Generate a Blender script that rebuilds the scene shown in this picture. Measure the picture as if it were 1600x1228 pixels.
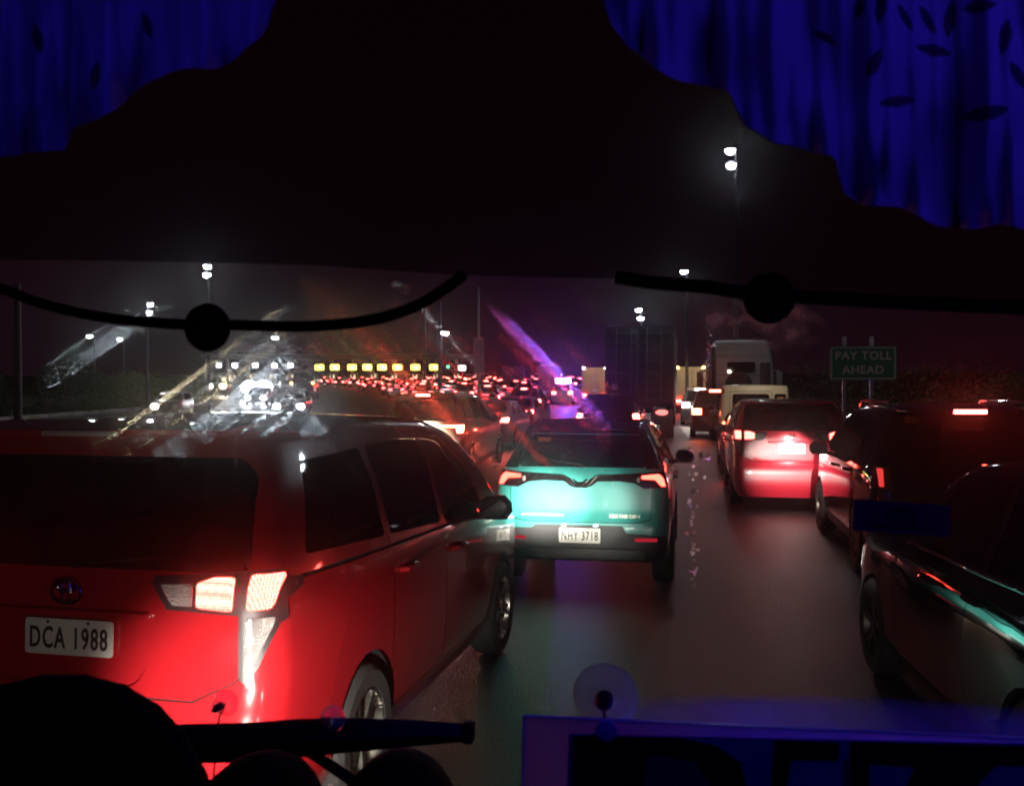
import bpy, bmesh, math, random
from mathutils import Vector, Matrix, noise

for o in list(bpy.data.objects):
    bpy.data.objects.remove(o)
random.seed(7)
SC = bpy.context.scene
COL = SC.collection

# ------------------------------------------------------------------ camera
FPX = 1550.0                       # focal length in pixels of the 1600 px wide photograph
EYE = Vector((0.0, 0.0, 1.97))
YAW = math.atan(280.0 / FPX)       # the camera looks a little left of the road's direction (+Y)
PITCH = math.atan(14.0 / FPX)
cam_d = bpy.data.cameras.new('camera')
cam = bpy.data.objects.new('camera', cam_d)
COL.objects.link(cam)
cam.location = EYE
cam.rotation_euler = (math.pi / 2 - PITCH, 0, YAW)
cam_d.sensor_width = 36.0
cam_d.lens = FPX / 1600.0 * 36.0
cam_d.clip_start = 0.02
cam_d.clip_end = 3000.0
cam_d.dof.use_dof = True
cam_d.dof.focus_distance = 14.0
cam_d.dof.aperture_fstop = 12.0
SC.camera = cam

# ------------------------------------------------------------------ night sky
world = bpy.data.worlds.new('World')
SC.world = world
world.use_nodes = True
wn = world.node_tree
wn.nodes['Background'].inputs[0].default_value = (0.0062, 0.0015, 0.0036, 1)
wn.nodes['Background'].inputs[1].default_value = 1.0

# ------------------------------------------------------------------ exposure and sampling
SC.view_settings.view_transform = 'Standard'
SC.view_settings.look = 'None'
SC.view_settings.exposure = 0.0
SC.view_settings.gamma = 1.0
SC.render.engine = 'CYCLES'
CY = SC.cycles
CY.use_denoising = True
CY.use_adaptive_sampling = False
CY.max_bounces = 8
CY.diffuse_bounces = 2
CY.glossy_bounces = 3
CY.transmission_bounces = 6
CY.transparent_max_bounces = 16
CY.volume_bounces = 1
CY.sample_clamp_indirect = 300.0
CY.sample_clamp_direct = 0.0
CY.caustics_refractive = True
CY.caustics_reflective = False
CY.blur_glossy = 0.15
CY.filter_width = 1.9

# ------------------------------------------------------------------ helpers
_R = Matrix.Rotation(YAW, 3, 'Z')
RIGHT = _R @ Vector((1, 0, 0))
FWD0 = _R @ Vector((0, 1, 0))
FWD = FWD0 * math.cos(PITCH) - Vector((0, 0, 1)) * math.sin(PITCH)
UP = Vector((0, 0, 1)) * math.cos(PITCH) + FWD0 * math.sin(PITCH)


def P(px, py, d):
    """world point at depth d along the view that shows at pixel px, py of the photograph"""
    return EYE + FWD * d + RIGHT * ((px - 800.0) / FPX * d) + UP * ((614.0 - py) / FPX * d)


def G(px, d):
    """ground point at depth d under image column px"""
    p = P(px, 600, d)
    return Vector((p.x, p.y, rise(p.y)))


def rise(y):
    """the road climbs gently towards the toll plaza"""
    return max(0.0, y - 55.0) * 0.0115


def nm(o, **kw):
    for k, v in kw.items():
        if v is not None:
            o[k] = v
    return o


def tag(o, label, cat=None, group=None, kind=None):
    return nm(o, label=label, category=cat, group=group, kind=kind)


def empty(name, loc=(0, 0, 0), rz=0.0):
    o = bpy.data.objects.new(name, None)
    COL.objects.link(o)
    o.location = loc
    o.rotation_euler = (0, 0, rz)
    o.empty_display_size = 0.1
    return o


def copy_tree(o, parent=None):
    c = o.copy()
    COL.objects.link(c)
    if parent is not None:
        c.parent = parent
    for ch in list(o.children):
        copy_tree(ch, c)
    return c


class MB:
    """collects shapes and links them as one mesh object"""

    def __init__(self):
        self.v, self.f = [], []

    def add(self, vs, fs):
        b = len(self.v)
        self.v += [tuple(v) for v in vs]
        self.f += [tuple(b + i for i in f) for f in fs]
        return self

    def box(self, c, s, rz=0.0, bev=0.0, rx=0.0, ry=0.0):
        """box with centre c, full size s, edges bevelled by bev"""
        bm = bmesh.new()
        bmesh.ops.create_cube(bm, size=1)
        for v in bm.verts:
            v.co = Vector((v.co.x * s[0], v.co.y * s[1], v.co.z * s[2]))
        if bev > 0:
            bmesh.ops.bevel(bm, geom=bm.edges[:] + bm.verts[:], offset=min(bev, min(s) * 0.45), segments=2, affect='EDGES', profile=0.5)
        M = Matrix.Translation(c) @ Matrix.Rotation(rz, 4, 'Z') @ Matrix.Rotation(ry, 4, 'Y') @ Matrix.Rotation(rx, 4, 'X')
        bm.verts.index_update()
        self.add([M @ v.co for v in bm.verts], [[v.index for v in f.verts] for f in bm.faces])
        bm.free()
        return self

    def tube(self, pts, r, n=8, caps=True):
        pts = [Vector(p) for p in pts]
        rs = r if isinstance(r, (list, tuple)) else [r] * len(pts)
        rings, ref = [], None
        for i, p in enumerate(pts):
            t = (pts[min(i + 1, len(pts) - 1)] - pts[max(i - 1, 0)]).normalized()
            if ref is None:
                ref = t.orthogonal().normalized()
            u = (ref - t * ref.dot(t)).normalized()
            ref = u
            w = t.cross(u)
            rings.append([p + (u * math.cos(2 * math.pi * k / n) + w * math.sin(2 * math.pi * k / n)) * rs[i] for k in range(n)])
        vs = [v for ring in rings for v in ring]
        fs = []
        for i in range(len(pts) - 1):
            for k in range(n):
                a, b = i * n + k, i * n + (k + 1) % n
                fs.append((a, b, b + n, a + n))
        if caps:
            fs.append(tuple(reversed(range(n))))
            fs.append(tuple(range((len(pts) - 1) * n, len(pts) * n)))
        return self.add(vs, fs)

    def lathe(self, prof, M=Matrix(), n=24):
        """prof: list of (radius, height) turned about local z"""
        vs, fs = [], []
        for (r, h) in prof:
            for k in range(n):
                a = 2 * math.pi * k / n
                vs.append(M @ Vector((r * math.cos(a), r * math.sin(a), h)))
        for i in range(len(prof) - 1):
            for k in range(n):
                a, b = i * n + k, i * n + (k + 1) % n
                fs.append((a, b, b + n, a + n))
        if prof[0][0] > 1e-5:
            fs.append(tuple(reversed(range(n))))
        if prof[-1][0] > 1e-5:
            fs.append(tuple(range((len(prof) - 1) * n, len(prof) * n)))
        return self.add(vs, fs)

    def prism(self, poly, M, depth):
        """polygon in the local xy plane of M, pushed depth along local z"""
        n = len(poly)
        vs = [M @ Vector((x, y, 0)) for x, y in poly] + [M @ Vector((x, y, depth)) for x, y in poly]
        fs = [tuple(reversed(range(n))), tuple(range(n, 2 * n))]
        fs += [(i, (i + 1) % n, (i + 1) % n + n, i + n) for i in range(n)]
        return self.add(vs, fs)

    def mesh(self, name, m, smooth=True, ang=35):
        me = bpy.data.meshes.new(name)
        me.from_pydata(self.v, [], self.f)
        me.materials.append(m)
        bm = bmesh.new()
        bm.from_mesh(me)
        bmesh.ops.remove_doubles(bm, verts=bm.verts, dist=1e-6)
        bmesh.ops.recalc_face_normals(bm, faces=bm.faces)
        bm.to_mesh(me)
        bm.free()
        if smooth:
            me.shade_smooth()
            me.set_sharp_from_angle(angle=math.radians(ang))
        return me

    def build(self, name, m, parent=None, smooth=True, ang=35):
        o = bpy.data.objects.new(name, self.mesh(name, m, smooth, ang))
        COL.objects.link(o)
        if parent is not None:
            o.parent = parent
        return o


FACE_Y = Matrix(((1, 0, 0, 0), (0, 0, -1, 0), (0, 1, 0, 0), (0, 0, 0, 1)))    # local xy -> world xz, local z -> -y (faces the viewer)


def text(name, s, size, m, parent, M, depth=0.003, squeeze=1.0, bold=0.0, spacing=1.0, mirror=False):
    cu = bpy.data.curves.new(name, 'FONT')
    cu.body = s
    cu.size = size
    cu.align_x = 'CENTER'
    cu.align_y = 'CENTER'
    cu.space_character = spacing
    cu.offset = bold
    cu.extrude = depth / 2
    cu.resolution_u = 3
    tmp = bpy.data.objects.new(name, cu)
    COL.objects.link(tmp)
    dg = bpy.context.evaluated_depsgraph_get()
    me = bpy.data.meshes.new_from_object(tmp.evaluated_get(dg))
    bpy.data.objects.remove(tmp)
    bpy.data.curves.remove(cu)
    me.name = name
    me.transform(Matrix.Diagonal((-squeeze if mirror else squeeze, 1, 1, 1)))
    me.transform(M)
    me.materials.clear()
    me.materials.append(m)
    o = bpy.data.objects.new(name, me)
    COL.objects.link(o)
    o.parent = parent
    return o


# ------------------------------------------------------------------ materials
_mats = {}


def mat(name, col, rough=0.5, metal=0.0, coat=0.0, spec=0.5, noise=0.0, nscale=8.0, bump=0.0, bscale=60.0, rvar=0.0):
    """procedural principled material with gentle colour and gloss variation"""
    if name in _mats:
        return _mats[name]
    m = bpy.data.materials.new(name)
    m.use_nodes = True
    nt = m.node_tree
    b = nt.nodes['Principled BSDF']
    b.inputs['Base Color'].default_value = (*col, 1)
    b.inputs['Roughness'].default_value = rough
    b.inputs['Metallic'].default_value = metal
    b.inputs['Coat Weight'].default_value = coat
    b.inputs['Coat Roughness'].default_value = 0.04
    b.inputs['Specular IOR Level'].default_value = spec
    tc = nt.nodes.new('ShaderNodeTexCoord')
    if noise > 0 or rvar > 0:
        n = nt.nodes.new('ShaderNodeTexNoise')
        n.inputs['Scale'].default_value = nscale
        n.inputs['Detail'].default_value = 6
        nt.links.new(tc.outputs['Object'], n.inputs['Vector'])
        if noise > 0:
            mx = nt.nodes.new('ShaderNodeMix')
            mx.data_type = 'RGBA'
            mx.inputs[6].default_value = (*[c * (1 - noise) for c in col], 1)
            mx.inputs[7].default_value = (*[min(1, c * (1 + noise)) for c in col], 1)
            nt.links.new(n.outputs['Fac'], mx.inputs[0])
            nt.links.new(mx.outputs[2], b.inputs['Base Color'])
        if rvar > 0:
            mr = nt.nodes.new('ShaderNodeMapRange')
            mr.inputs[3].default_value = max(0.02, rough - rvar)
            mr.inputs[4].default_value = min(1, rough + rvar)
            nt.links.new(n.outputs['Fac'], mr.inputs[0])
            nt.links.new(mr.outputs[0], b.inputs['Roughness'])
    if bump > 0:
        n2 = nt.nodes.new('ShaderNodeTexNoise')
        n2.inputs['Scale'].default_value = bscale
        n2.inputs['Detail'].default_value = 4
        nt.links.new(tc.outputs['Object'], n2.inputs['Vector'])
        bp = nt.nodes.new('ShaderNodeBump')
        bp.inputs['Strength'].default_value = bump
        bp.inputs['Distance'].default_value = 0.02
        nt.links.new(n2.outputs['Fac'], bp.inputs['Height'])
        nt.links.new(bp.outputs['Normal'], b.inputs['Normal'])
    _mats[name] = m
    return m


def glow(name, col, strength, lens=0.0, scale=120.0):
    """lit lamp lens; lens > 0 breaks the light into the small cells of the moulded lens"""
    if name in _mats:
        return _mats[name]
    m = bpy.data.materials.new(name)
    m.use_nodes = True
    nt = m.node_tree
    nt.nodes.remove(nt.nodes['Principled BSDF'])
    e = nt.nodes.new('ShaderNodeEmission')
    e.inputs[0].default_value = (*col, 1)
    e.inputs[1].default_value = strength
    if lens > 0:
        tc = nt.nodes.new('ShaderNodeTexCoord')
        v = nt.nodes.new('ShaderNodeTexVoronoi')
        v.inputs['Scale'].default_value = scale
        v.inputs['Randomness'].default_value = 0.15
        nt.links.new(tc.outputs['Object'], v.inputs['Vector'])
        mr = nt.nodes.new('ShaderNodeMapRange')
        mr.inputs[1].default_value = 0.2
        mr.inputs[2].default_value = 0.65
        mr.inputs[3].default_value = strength
        mr.inputs[4].default_value = strength * (1 - lens)
        nt.links.new(v.outputs['Distance'], mr.inputs[0])
        nt.links.new(mr.outputs[0], e.inputs[1])
    nt.links.new(e.outputs[0], nt.nodes['Material Output'].inputs[0])
    _mats[name] = m
    return m


def tinted(name, tint, refl=0.10, rough=0.03):
    """dark car glass: mostly absorbed light, a clean reflection on top"""
    if name in _mats:
        return _mats[name]
    m = bpy.data.materials.new(name)
    m.use_nodes = True
    nt = m.node_tree
    nt.nodes.remove(nt.nodes['Principled BSDF'])
    t = nt.nodes.new('ShaderNodeBsdfTransparent')
    t.inputs[0].default_value = (*tint, 1)
    g = nt.nodes.new('ShaderNodeBsdfGlossy')
    g.inputs['Roughness'].default_value = rough
    lw = nt.nodes.new('ShaderNodeFresnel')
    lw.inputs[0].default_value = 1.5
    mr = nt.nodes.new('ShaderNodeMath')
    mr.operation = 'ADD'
    mr.inputs[1].default_value = refl - 0.04
    nt.links.new(lw.outputs[0], mr.inputs[0])
    mx = nt.nodes.new('ShaderNodeMixShader')
    nt.links.new(mr.outputs[0], mx.inputs[0])
    nt.links.new(t.outputs[0], mx.inputs[1])
    nt.links.new(g.outputs[0], mx.inputs[2])
    nt.links.new(mx.outputs[0], nt.nodes['Material Output'].inputs[0])
    _mats[name] = m
    return m


def clear_plastic(name, col=(1, 1, 1), rough=0.08):
    if name in _mats:
        return _mats[name]
    m = bpy.data.materials.new(name)
    m.use_nodes = True
    nt = m.node_tree
    b = nt.nodes['Principled BSDF']
    b.inputs['Base Color'].default_value = (*col, 1)
    b.inputs['Roughness'].default_value = rough
    b.inputs['Transmission Weight'].default_value = 0.92
    b.inputs['IOR'].default_value = 1.12
    n = nt.nodes.new('ShaderNodeTexNoise')
    n.inputs['Scale'].default_value = 40
    mr = nt.nodes.new('ShaderNodeMapRange')
    mr.inputs[3].default_value = rough * 0.6
    mr.inputs[4].default_value = rough * 1.8
    nt.links.new(n.outputs['Fac'], mr.inputs[0])
    nt.links.new(mr.outputs[0], b.inputs['Roughness'])
    _mats[name] = m
    return m


def lamp(name, kind, energy, col, loc, parent=None, target=None, **kw):
    d = bpy.data.lights.new(name, kind)
    d.energy = energy
    d.color = col
    for k, v in kw.items():
        setattr(d, k, v)
    o = bpy.data.objects.new(name, d)
    COL.objects.link(o)
    o.location = loc
    if target is not None:
        o.rotation_euler = (Vector(target) - Vector(loc)).to_track_quat('-Z', 'Y').to_euler()
    if parent is not None:
        o.parent = parent
    return o


BLACK_PLASTIC = mat('black_plastic', (0.012, 0.012, 0.013), 0.45, noise=0.3, bump=0.08, bscale=300)
RUBBER = mat('rubber', (0.018, 0.017, 0.016), 0.8, noise=0.3, bump=0.2, bscale=120)
GAP = mat('panel_gap', (0.004, 0.004, 0.004), 0.9)
CHROME = mat('chrome', (0.75, 0.75, 0.76), 0.12, 1.0, rvar=0.05)
ALLOY = mat('alloy', (0.5, 0.48, 0.44), 0.28, 1.0, noise=0.15, nscale=20, rvar=0.08)
DARK_ALLOY = mat('dark_alloy', (0.10, 0.085, 0.075), 0.4, 0.9, noise=0.2, nscale=20)
PLATE = mat('plate_white', (0.62, 0.60, 0.53), 0.5, noise=0.06, nscale=30, rvar=0.1)
INK = mat('plate_ink', (0.015, 0.017, 0.02), 0.6)
GLASS = tinted('tinted_glass', (0.10, 0.09, 0.09))
CLOTH_SEAT = mat('seat_cloth', (0.03, 0.028, 0.027), 0.9, noise=0.2, nscale=60)
RED_L = (1.0, 0.062, 0.046)
REFLECTOR = mat('red_reflector', (0.45, 0.01, 0.02), 0.2, coat=1.0, bump=0.5, bscale=250)
RED_OFF = mat('red_lens', (0.25, 0.006, 0.008), 0.12, coat=1.0, bump=0.3, bscale=220)
CLEAR_LENS = mat('clear_lens', (0.42, 0.40, 0.38), 0.15, 0.6, coat=1.0, bump=0.6, bscale=140)
# ------------------------------------------------------------------ car bodies
def lerp_list(pts, x):
    if x <= pts[0][0]:
        return pts[0][1]
    for (a, b), (c, d) in zip(pts, pts[1:]):
        if x <= c:
            return b + (d - b) * (x - a) / max(1e-9, c - a)
    return pts[-1][1]


def smooth_list(pts, x, w):
    return sum(lerp_list(pts, x + w * k / 4.0) for k in range(-4, 5)) / 9.0


def spaced(h, r, n, m=4):
    inner = [-h + r + (2 * h - 2 * r) * i / (n - 1) for i in range(n)]
    edge = [h - r + r * (k + 1) / m for k in range(m)]
    return [-e for e in reversed(edge)] + inner + edge


def corner(dx, dy):
    l = math.hypot(dx, dy)
    if l < 1e-9:
        return 0.0, 0.0
    s = max(abs(dx), abs(dy)) / l
    return dx * s, dy * s


class Shell:
    """closed car skin made from a rounded box shaped by a roof profile, a plan taper, a tumblehome and end slopes.
    Local axes: x right, y forwards (rear bumper at 0), z up."""

    def __init__(self, L, W, H, prof, width, rear, front, plan, zb=0.2, r_plan=0.16, r_top=0.10, nx=9, ny=34, nz=16, crown=0.02):
        hx, hy, hz = W / 2, L / 2, H / 2
        xs, ys, zs = spaced(hx, r_plan, nx), spaced(hy, r_plan, ny), spaced(hz, r_top, nz, 3)
        bm = bmesh.new()
        grid = {}
        NX, NY, NZ = len(xs), len(ys), len(zs)

        def mp(x, y, z):
            ax, ay = abs(x) - (hx - r_plan), abs(y) - (hy - r_plan)
            if ax > 0 and ay > 0:
                cx, cy = corner(ax, ay)
                x = math.copysign(hx - r_plan + cx, x)
                y = math.copysign(hy - r_plan + cy, y)
            az = z - (hz - r_top)
            if az > 0:
                ax = abs(x) - (hx - r_top)
                if ax > 0:
                    cx, cz = corner(ax, az)
                    x = math.copysign(hx - r_top + cx, x)
                    z = hz - r_top + cz
                    az = cz
                ay = abs(y) - (hy - r_top)
                if ay > 0:
                    cy, cz = corner(ay, az)
                    y = math.copysign(hy - r_top + cy, y)
                    z = hz - r_top + cz
            y0 = y + hy
            t = (z + hz) / (2 * hz)
            zt = smooth_list(prof, y0, 0.12)
            zz = zb + (zt - zb) * t
            u = x / hx
            xx = u * smooth_list(width, zz, 0.05) * smooth_list(plan, y0, 0.15)
            yy = y0 + smooth_list(rear, zz, 0.03) * max(0.0, 1 - y0 / 1.5) + smooth_list(front, zz, 0.03) * max(0.0, 1 - (L - y0) / 1.5)
            zz += crown * (1 - u * u) * max(0.0, t - 0.5) * 2
            return (xx, yy, zz)

        def vert(i, j, k):
            key = (i, j, k)
            if key not in grid:
                grid[key] = bm.verts.new(mp(xs[i], ys[j], zs[k]))
            return grid[key]

        for j in range(NY - 1):
            for k in range(NZ - 1):
                bm.faces.new([vert(0, j, k), vert(0, j, k + 1), vert(0, j + 1, k + 1), vert(0, j + 1, k)])
                bm.faces.new([vert(NX - 1, j, k), vert(NX - 1, j + 1, k), vert(NX - 1, j + 1, k + 1), vert(NX - 1, j, k + 1)])
        for i in range(NX - 1):
            for k in range(NZ - 1):
                bm.faces.new([vert(i, 0, k), vert(i + 1, 0, k), vert(i + 1, 0, k + 1), vert(i, 0, k + 1)])
                bm.faces.new([vert(i, NY - 1, k), vert(i, NY - 1, k + 1), vert(i + 1, NY - 1, k + 1), vert(i + 1, NY - 1, k)])
            for j in range(NY - 1):
                bm.faces.new([vert(i, j, 0), vert(i, j + 1, 0), vert(i + 1, j + 1, 0), vert(i + 1, j, 0)])
                bm.faces.new([vert(i, j, NZ - 1), vert(i + 1, j, NZ - 1), vert(i + 1, j + 1, NZ - 1), vert(i, j + 1, NZ - 1)])
        bm.normal_update()
        self.bm = bm
        self.tags = [None]
        self.spec = [None]

    # face filters: which way a face looks
    SEL = {
        'rear': (lambda n: n.y < -0.22, (0, 2)),
        'front': (lambda n: n.y > 0.22, (0, 2)),
        'right': (lambda n: n.x > 0.35, (1, 2)),
        'left': (lambda n: n.x < -0.35, (1, 2)),
        'top': (lambda n: n.z > 0.5, (0, 1)),
    }

    def cut(self, view, poly, name, m, off=0.0, thick=0.0, parent=None, label=None, over=None):
        """cut the polygon (seen from that side) out of the skin as a part of its own"""
        sel, (ia, ib) = self.SEL[view]
        bm = self.bm
        key = (name, m.name, off, thick, parent)
        if key in self.tags:
            t = self.tags.index(key)
        else:
            self.tags.append(key)
            self.spec.append((name, m, off, thick, parent, label))
            t = len(self.tags) - 1
        n = len(poly)
        blo = [min(p[i] for p in poly) - 1e-4 for i in (0, 1)]
        bhi = [max(p[i] for p in poly) + 1e-4 for i in (0, 1)]

        def box(f):
            xs = [v.co[ia] for v in f.verts]
            zs = [v.co[ib] for v in f.verts]
            return min(xs), max(xs), min(zs), max(zs)

        cand = {}
        for f in bm.faces:
            if sel(f.normal):
                q = box(f)
                if q[0] <= bhi[0] and q[1] >= blo[0] and q[2] <= bhi[1] and q[3] >= blo[1]:
                    cand[f] = q
        for e in range(n):
            a, b = poly[e], poly[(e + 1) % n]
            lo = (min(a[0], b[0]) - 1e-4, min(a[1], b[1]) - 1e-4)
            hi = (max(a[0], b[0]) + 1e-4, max(a[1], b[1]) + 1e-4)
            fs = [f for f, q in cand.items() if q[0] <= hi[0] and q[1] >= lo[0] and q[2] <= hi[1] and q[3] >= lo[1]]
            if not fs:
                continue
            co, no = Vector((0, 0, 0)), Vector((0, 0, 0))
            co[ia], co[ib] = a
            no[ia], no[ib] = -(b[1] - a[1]), b[0] - a[0]
            if no.length < 1e-9:
                continue
            geom = set(fs)
            for f in fs:
                geom.update(f.edges)
                geom.update(f.verts)
            res = bmesh.ops.bisect_plane(bm, geom=list(geom), dist=1e-5, plane_co=co, plane_no=no.normalized())
            for g in res['geom']:
                if isinstance(g, bmesh.types.BMFace):
                    g.normal_update()
                    cand[g] = box(g)
        lo = [min(p[i] for p in poly) for i in (0, 1)]
        hi = [max(p[i] for p in poly) for i in (0, 1)]
        for f in cand:
            if over is None or f.material_index in over or f.material_index == 0:
                c = f.calc_center_median()
                x, z = c[ia], c[ib]
                if lo[0] <= x <= hi[0] and lo[1] <= z <= hi[1] and inside(poly, x, z):
                    f.material_index = t
        return t

    def sides(self, poly, name, m, **kw):
        self.cut('right', poly, name, m, **kw)
        self.cut('left', poly, name, m, **kw)

    def mirror(self, view, poly, name, m, **kw):
        self.cut(view, poly, name, m, **kw)
        self.cut(view, [(-x, z) for x, z in reversed(poly)], name, m, **kw)

    def line(self, view, pts, w=0.007, closed=False):
        """panel gap along a polyline"""
        seq = list(zip(pts, pts[1:])) + ([(pts[-1], pts[0])] if closed else [])
        for a, b in seq:
            d = Vector((b[0] - a[0], b[1] - a[1]))
            if d.length < 1e-6:
                continue
            d.normalize()
            k = Vector((-d.y, d.x)) * (w / 2)
            e = d * (w / 2)
            self.cut(view, [(a[0] - e.x + k.x, a[1] - e.y + k.y), (a[0] - e.x - k.x, a[1] - e.y - k.y), (b[0] + e.x - k.x, b[1] + e.y - k.y), (b[0] + e.x + k.x, b[1] + e.y + k.y)],
                     'panel_gap', GAP, off=-0.008)

    def arches(self, centres, r, z):
        for y in centres:
            poly = []
            for k in range(22):
                a = 2 * math.pi * k / 22
                poly.append((y + r * math.cos(a), z + r * math.sin(a)))
            for view in ('right', 'left'):
                t = self.cut(view, poly, '_hole', GAP)
        bmesh.ops.delete(self.bm, geom=[f for f in self.bm.faces if f.material_index == t], context='FACES')
        self.bm.normal_update()

    def finish(self, root, paint, body_name='body', fused=('panel_gap',)):
        bm = self.bm
        bm.normal_update()
        groups = {}
        for f in bm.faces:
            groups.setdefault(f.material_index, []).append(f)
        made = {}
        order = sorted(groups, key=lambda t: 0 if t == 0 else (1 if not self.spec[t][4] else 2))
        for t in order:
            faces = groups[t]
            if t == 0:
                o = self._part(faces, body_name, paint, 0, 0)
                o.parent = root
                made[body_name] = [o]
                continue
            name, m, off, thick, par, label = self.spec[t]
            isl = [faces] if name in fused else islands(faces)
            for fs in isl:
                o = self._part(fs, name, m, off, thick)
                o.parent = root
                if par and made.get(par):
                    c = sum((f.calc_center_median() for f in fs), Vector()) / len(fs)
                    o.parent = min(made[par], key=lambda q: (Vector(q['_c']) - c).length)
                c = sum((f.calc_center_median() for f in fs), Vector()) / len(fs)
                o['_c'] = c[:]
                if label:
                    o['label'] = label
                made.setdefault(name, []).append(o)
        for q in made.values():
            for o in q:
                if '_c' in o:
                    del o['_c']
        bm.free()
        return made

    def _part(self, faces, name, m, off, thick):
        idx, vs, fs = {}, [], []
        for f in faces:
            row = []
            for v in f.verts:
                if v not in idx:
                    idx[v] = len(vs)
                    vs.append(v.co + v.normal * off)
                row.append(idx[v])
            fs.append(row)
        if thick > 0:
            cnt = {}
            for f in faces:
                r = [idx[v] for v in f.verts]
                for a, b in zip(r, r[1:] + r[:1]):
                    cnt[(a, b)] = 1
            back = {}
            inv = {i: v for v, i in idx.items()}
            for (a, b) in list(cnt):
                if (b, a) not in cnt:
                    for q in (a, b):
                        if q not in back:
                            back[q] = len(vs)
                            vs.append(inv[q].co + inv[q].normal * (off - thick))
                    fs.append([b, a, back[a], back[b]])
        me = bpy.data.meshes.new(name)
        me.from_pydata([tuple(v) for v in vs], [], fs)
        me.materials.append(m)
        me.shade_smooth()
        me.set_sharp_from_angle(angle=math.radians(40))
        o = bpy.data.objects.new(name, me)
        COL.objects.link(o)
        return o


def inside(poly, x, z):
    r = False
    n = len(poly)
    for i in range(n):
        (x0, z0), (x1, z1) = poly[i], poly[(i + 1) % n]
        if (z0 > z) != (z1 > z) and x < (x1 - x0) * (z - z0) / (z1 - z0) + x0:
            r = not r
    return r


def islands(faces):
    left = set(faces)
    out = []
    while left:
        st = [left.pop()]
        cur = list(st)
        while st:
            f = st.pop()
            for e in f.edges:
                for g in e.link_faces:
                    if g in left:
                        left.discard(g)
                        st.append(g)
                        cur.append(g)
        out.append(cur)
    return out


def rounded(poly, r, k=3):
    """round the corners of a polygon"""
    out = []
    n = len(poly)
    for i in range(n):
        p, a, b = Vector(poly[i]), Vector(poly[i - 1]), Vector(poly[(i + 1) % n])
        rr = min(r, (a - p).length * 0.45, (b - p).length * 0.45)
        s, e = p + (a - p).normalized() * rr, p + (b - p).normalized() * rr
        for j in range(k + 1):
            t = j / k
            q = s * (1 - t) ** 2 + p * 2 * t * (1 - t) + e * t * t
            out.append((q.x, q.y))
    return out


MIRROR = mat('dark_mirror', (0.012, 0.010, 0.011), 0.08, 0.9)
WHEEL_CACHE = {}


def wheel(root, x, y, r, w=0.21, side=1, rim=None, spokes=10, cheap=False):
    """tyre with a rim of separate spokes; side = +1 faces right"""
    rim = rim or ALLOY
    key = (r, w, side, rim.name, spokes, cheap)
    if key not in WHEEL_CACHE:
        M = Matrix.Rotation(math.pi / 2 * side, 4, 'Y')
        t = MB()
        n = 16 if cheap else 32
        t.lathe([(r * 0.66, -w * 0.5), (r * 0.9, -w * 0.5), (r * 0.98, -w * 0.4), (r, -w * 0.2), (r, w * 0.2), (r * 0.98, w * 0.4), (r * 0.9, w * 0.5), (r * 0.68, w * 0.48), (r * 0.65, w * 0.2), (r * 0.65, -w * 0.4)], M, n)
        h = MB()
        h.lathe([(r * 0.64, -w * 0.3), (r * 0.67, w * 0.46), (r * 0.62, w * 0.46), (r * 0.58, w * 0.1)], M, n)
        if not cheap:
            h.lathe([(0, w * 0.40), (r * 0.1, w * 0.40), (r * 0.15, w * 0.34), (r * 0.17, w * 0.1)], M, 16)
            for k in range(spokes // 2):
                for d in (-0.13, 0.13):
                    a = 4 * math.pi * k / spokes + d
                    c, s = math.cos(a), math.sin(a)
                    u, v = Vector((c, s, 0)), Vector((-s, c, 0))
                    p = [M @ (u * rr + v * q + Vector((0, 0, hh))) for rr, q, hh in ((r * 0.1, -0.018, w * 0.36), (r * 0.1, 0.018, w * 0.36), (r * 0.62, 0.014, w * 0.43), (r * 0.62, -0.014, w * 0.43))]
                    p += [q - M.to_3x3() @ Vector((0, 0, 0.03)) for q in p]
                    h.add(p, [(0, 1, 2, 3), (4, 7, 6, 5), (0, 4, 5, 1), (1, 5, 6, 2), (2, 6, 7, 3), (3, 7, 4, 0)])
        else:
            h.lathe([(0, w * 0.3), (r * 0.6, w * 0.36)], M, n)
        WHEEL_CACHE[key] = (t.mesh('tyre', RUBBER), h.mesh('rim', rim))
    tm, hm = WHEEL_CACHE[key]
    o = bpy.data.objects.new('wheel', tm)
    COL.objects.link(o)
    o.parent = root
    o.location = (x, y, r)
    q = bpy.data.objects.new('rim', hm)
    COL.objects.link(q)
    q.parent = o
    return o


def wheels(root, ys, track, r, **kw):
    for y in ys:
        for s in (-1, 1):
            wheel(root, s * track, y, r, side=s, **kw)
            a = MB()
            if not kw.get('cheap'):
                pts = []
                n = 14
                vs, fs = [], []
                for k in range(n + 1):
                    t = math.pi * k / n
                    for xx in (track - 0.18, track + 0.075):
                        vs.append((s * xx, y + (r + 0.062) * math.cos(t), r + 0.02 + (r + 0.05) * math.sin(t)))
                for k in range(n):
                    fs.append((2 * k, 2 * k + 1, 2 * k + 3, 2 * k + 2))
                a.add(vs, fs)
                a.build('arch_liner', BLACK_PLASTIC, root)


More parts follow.
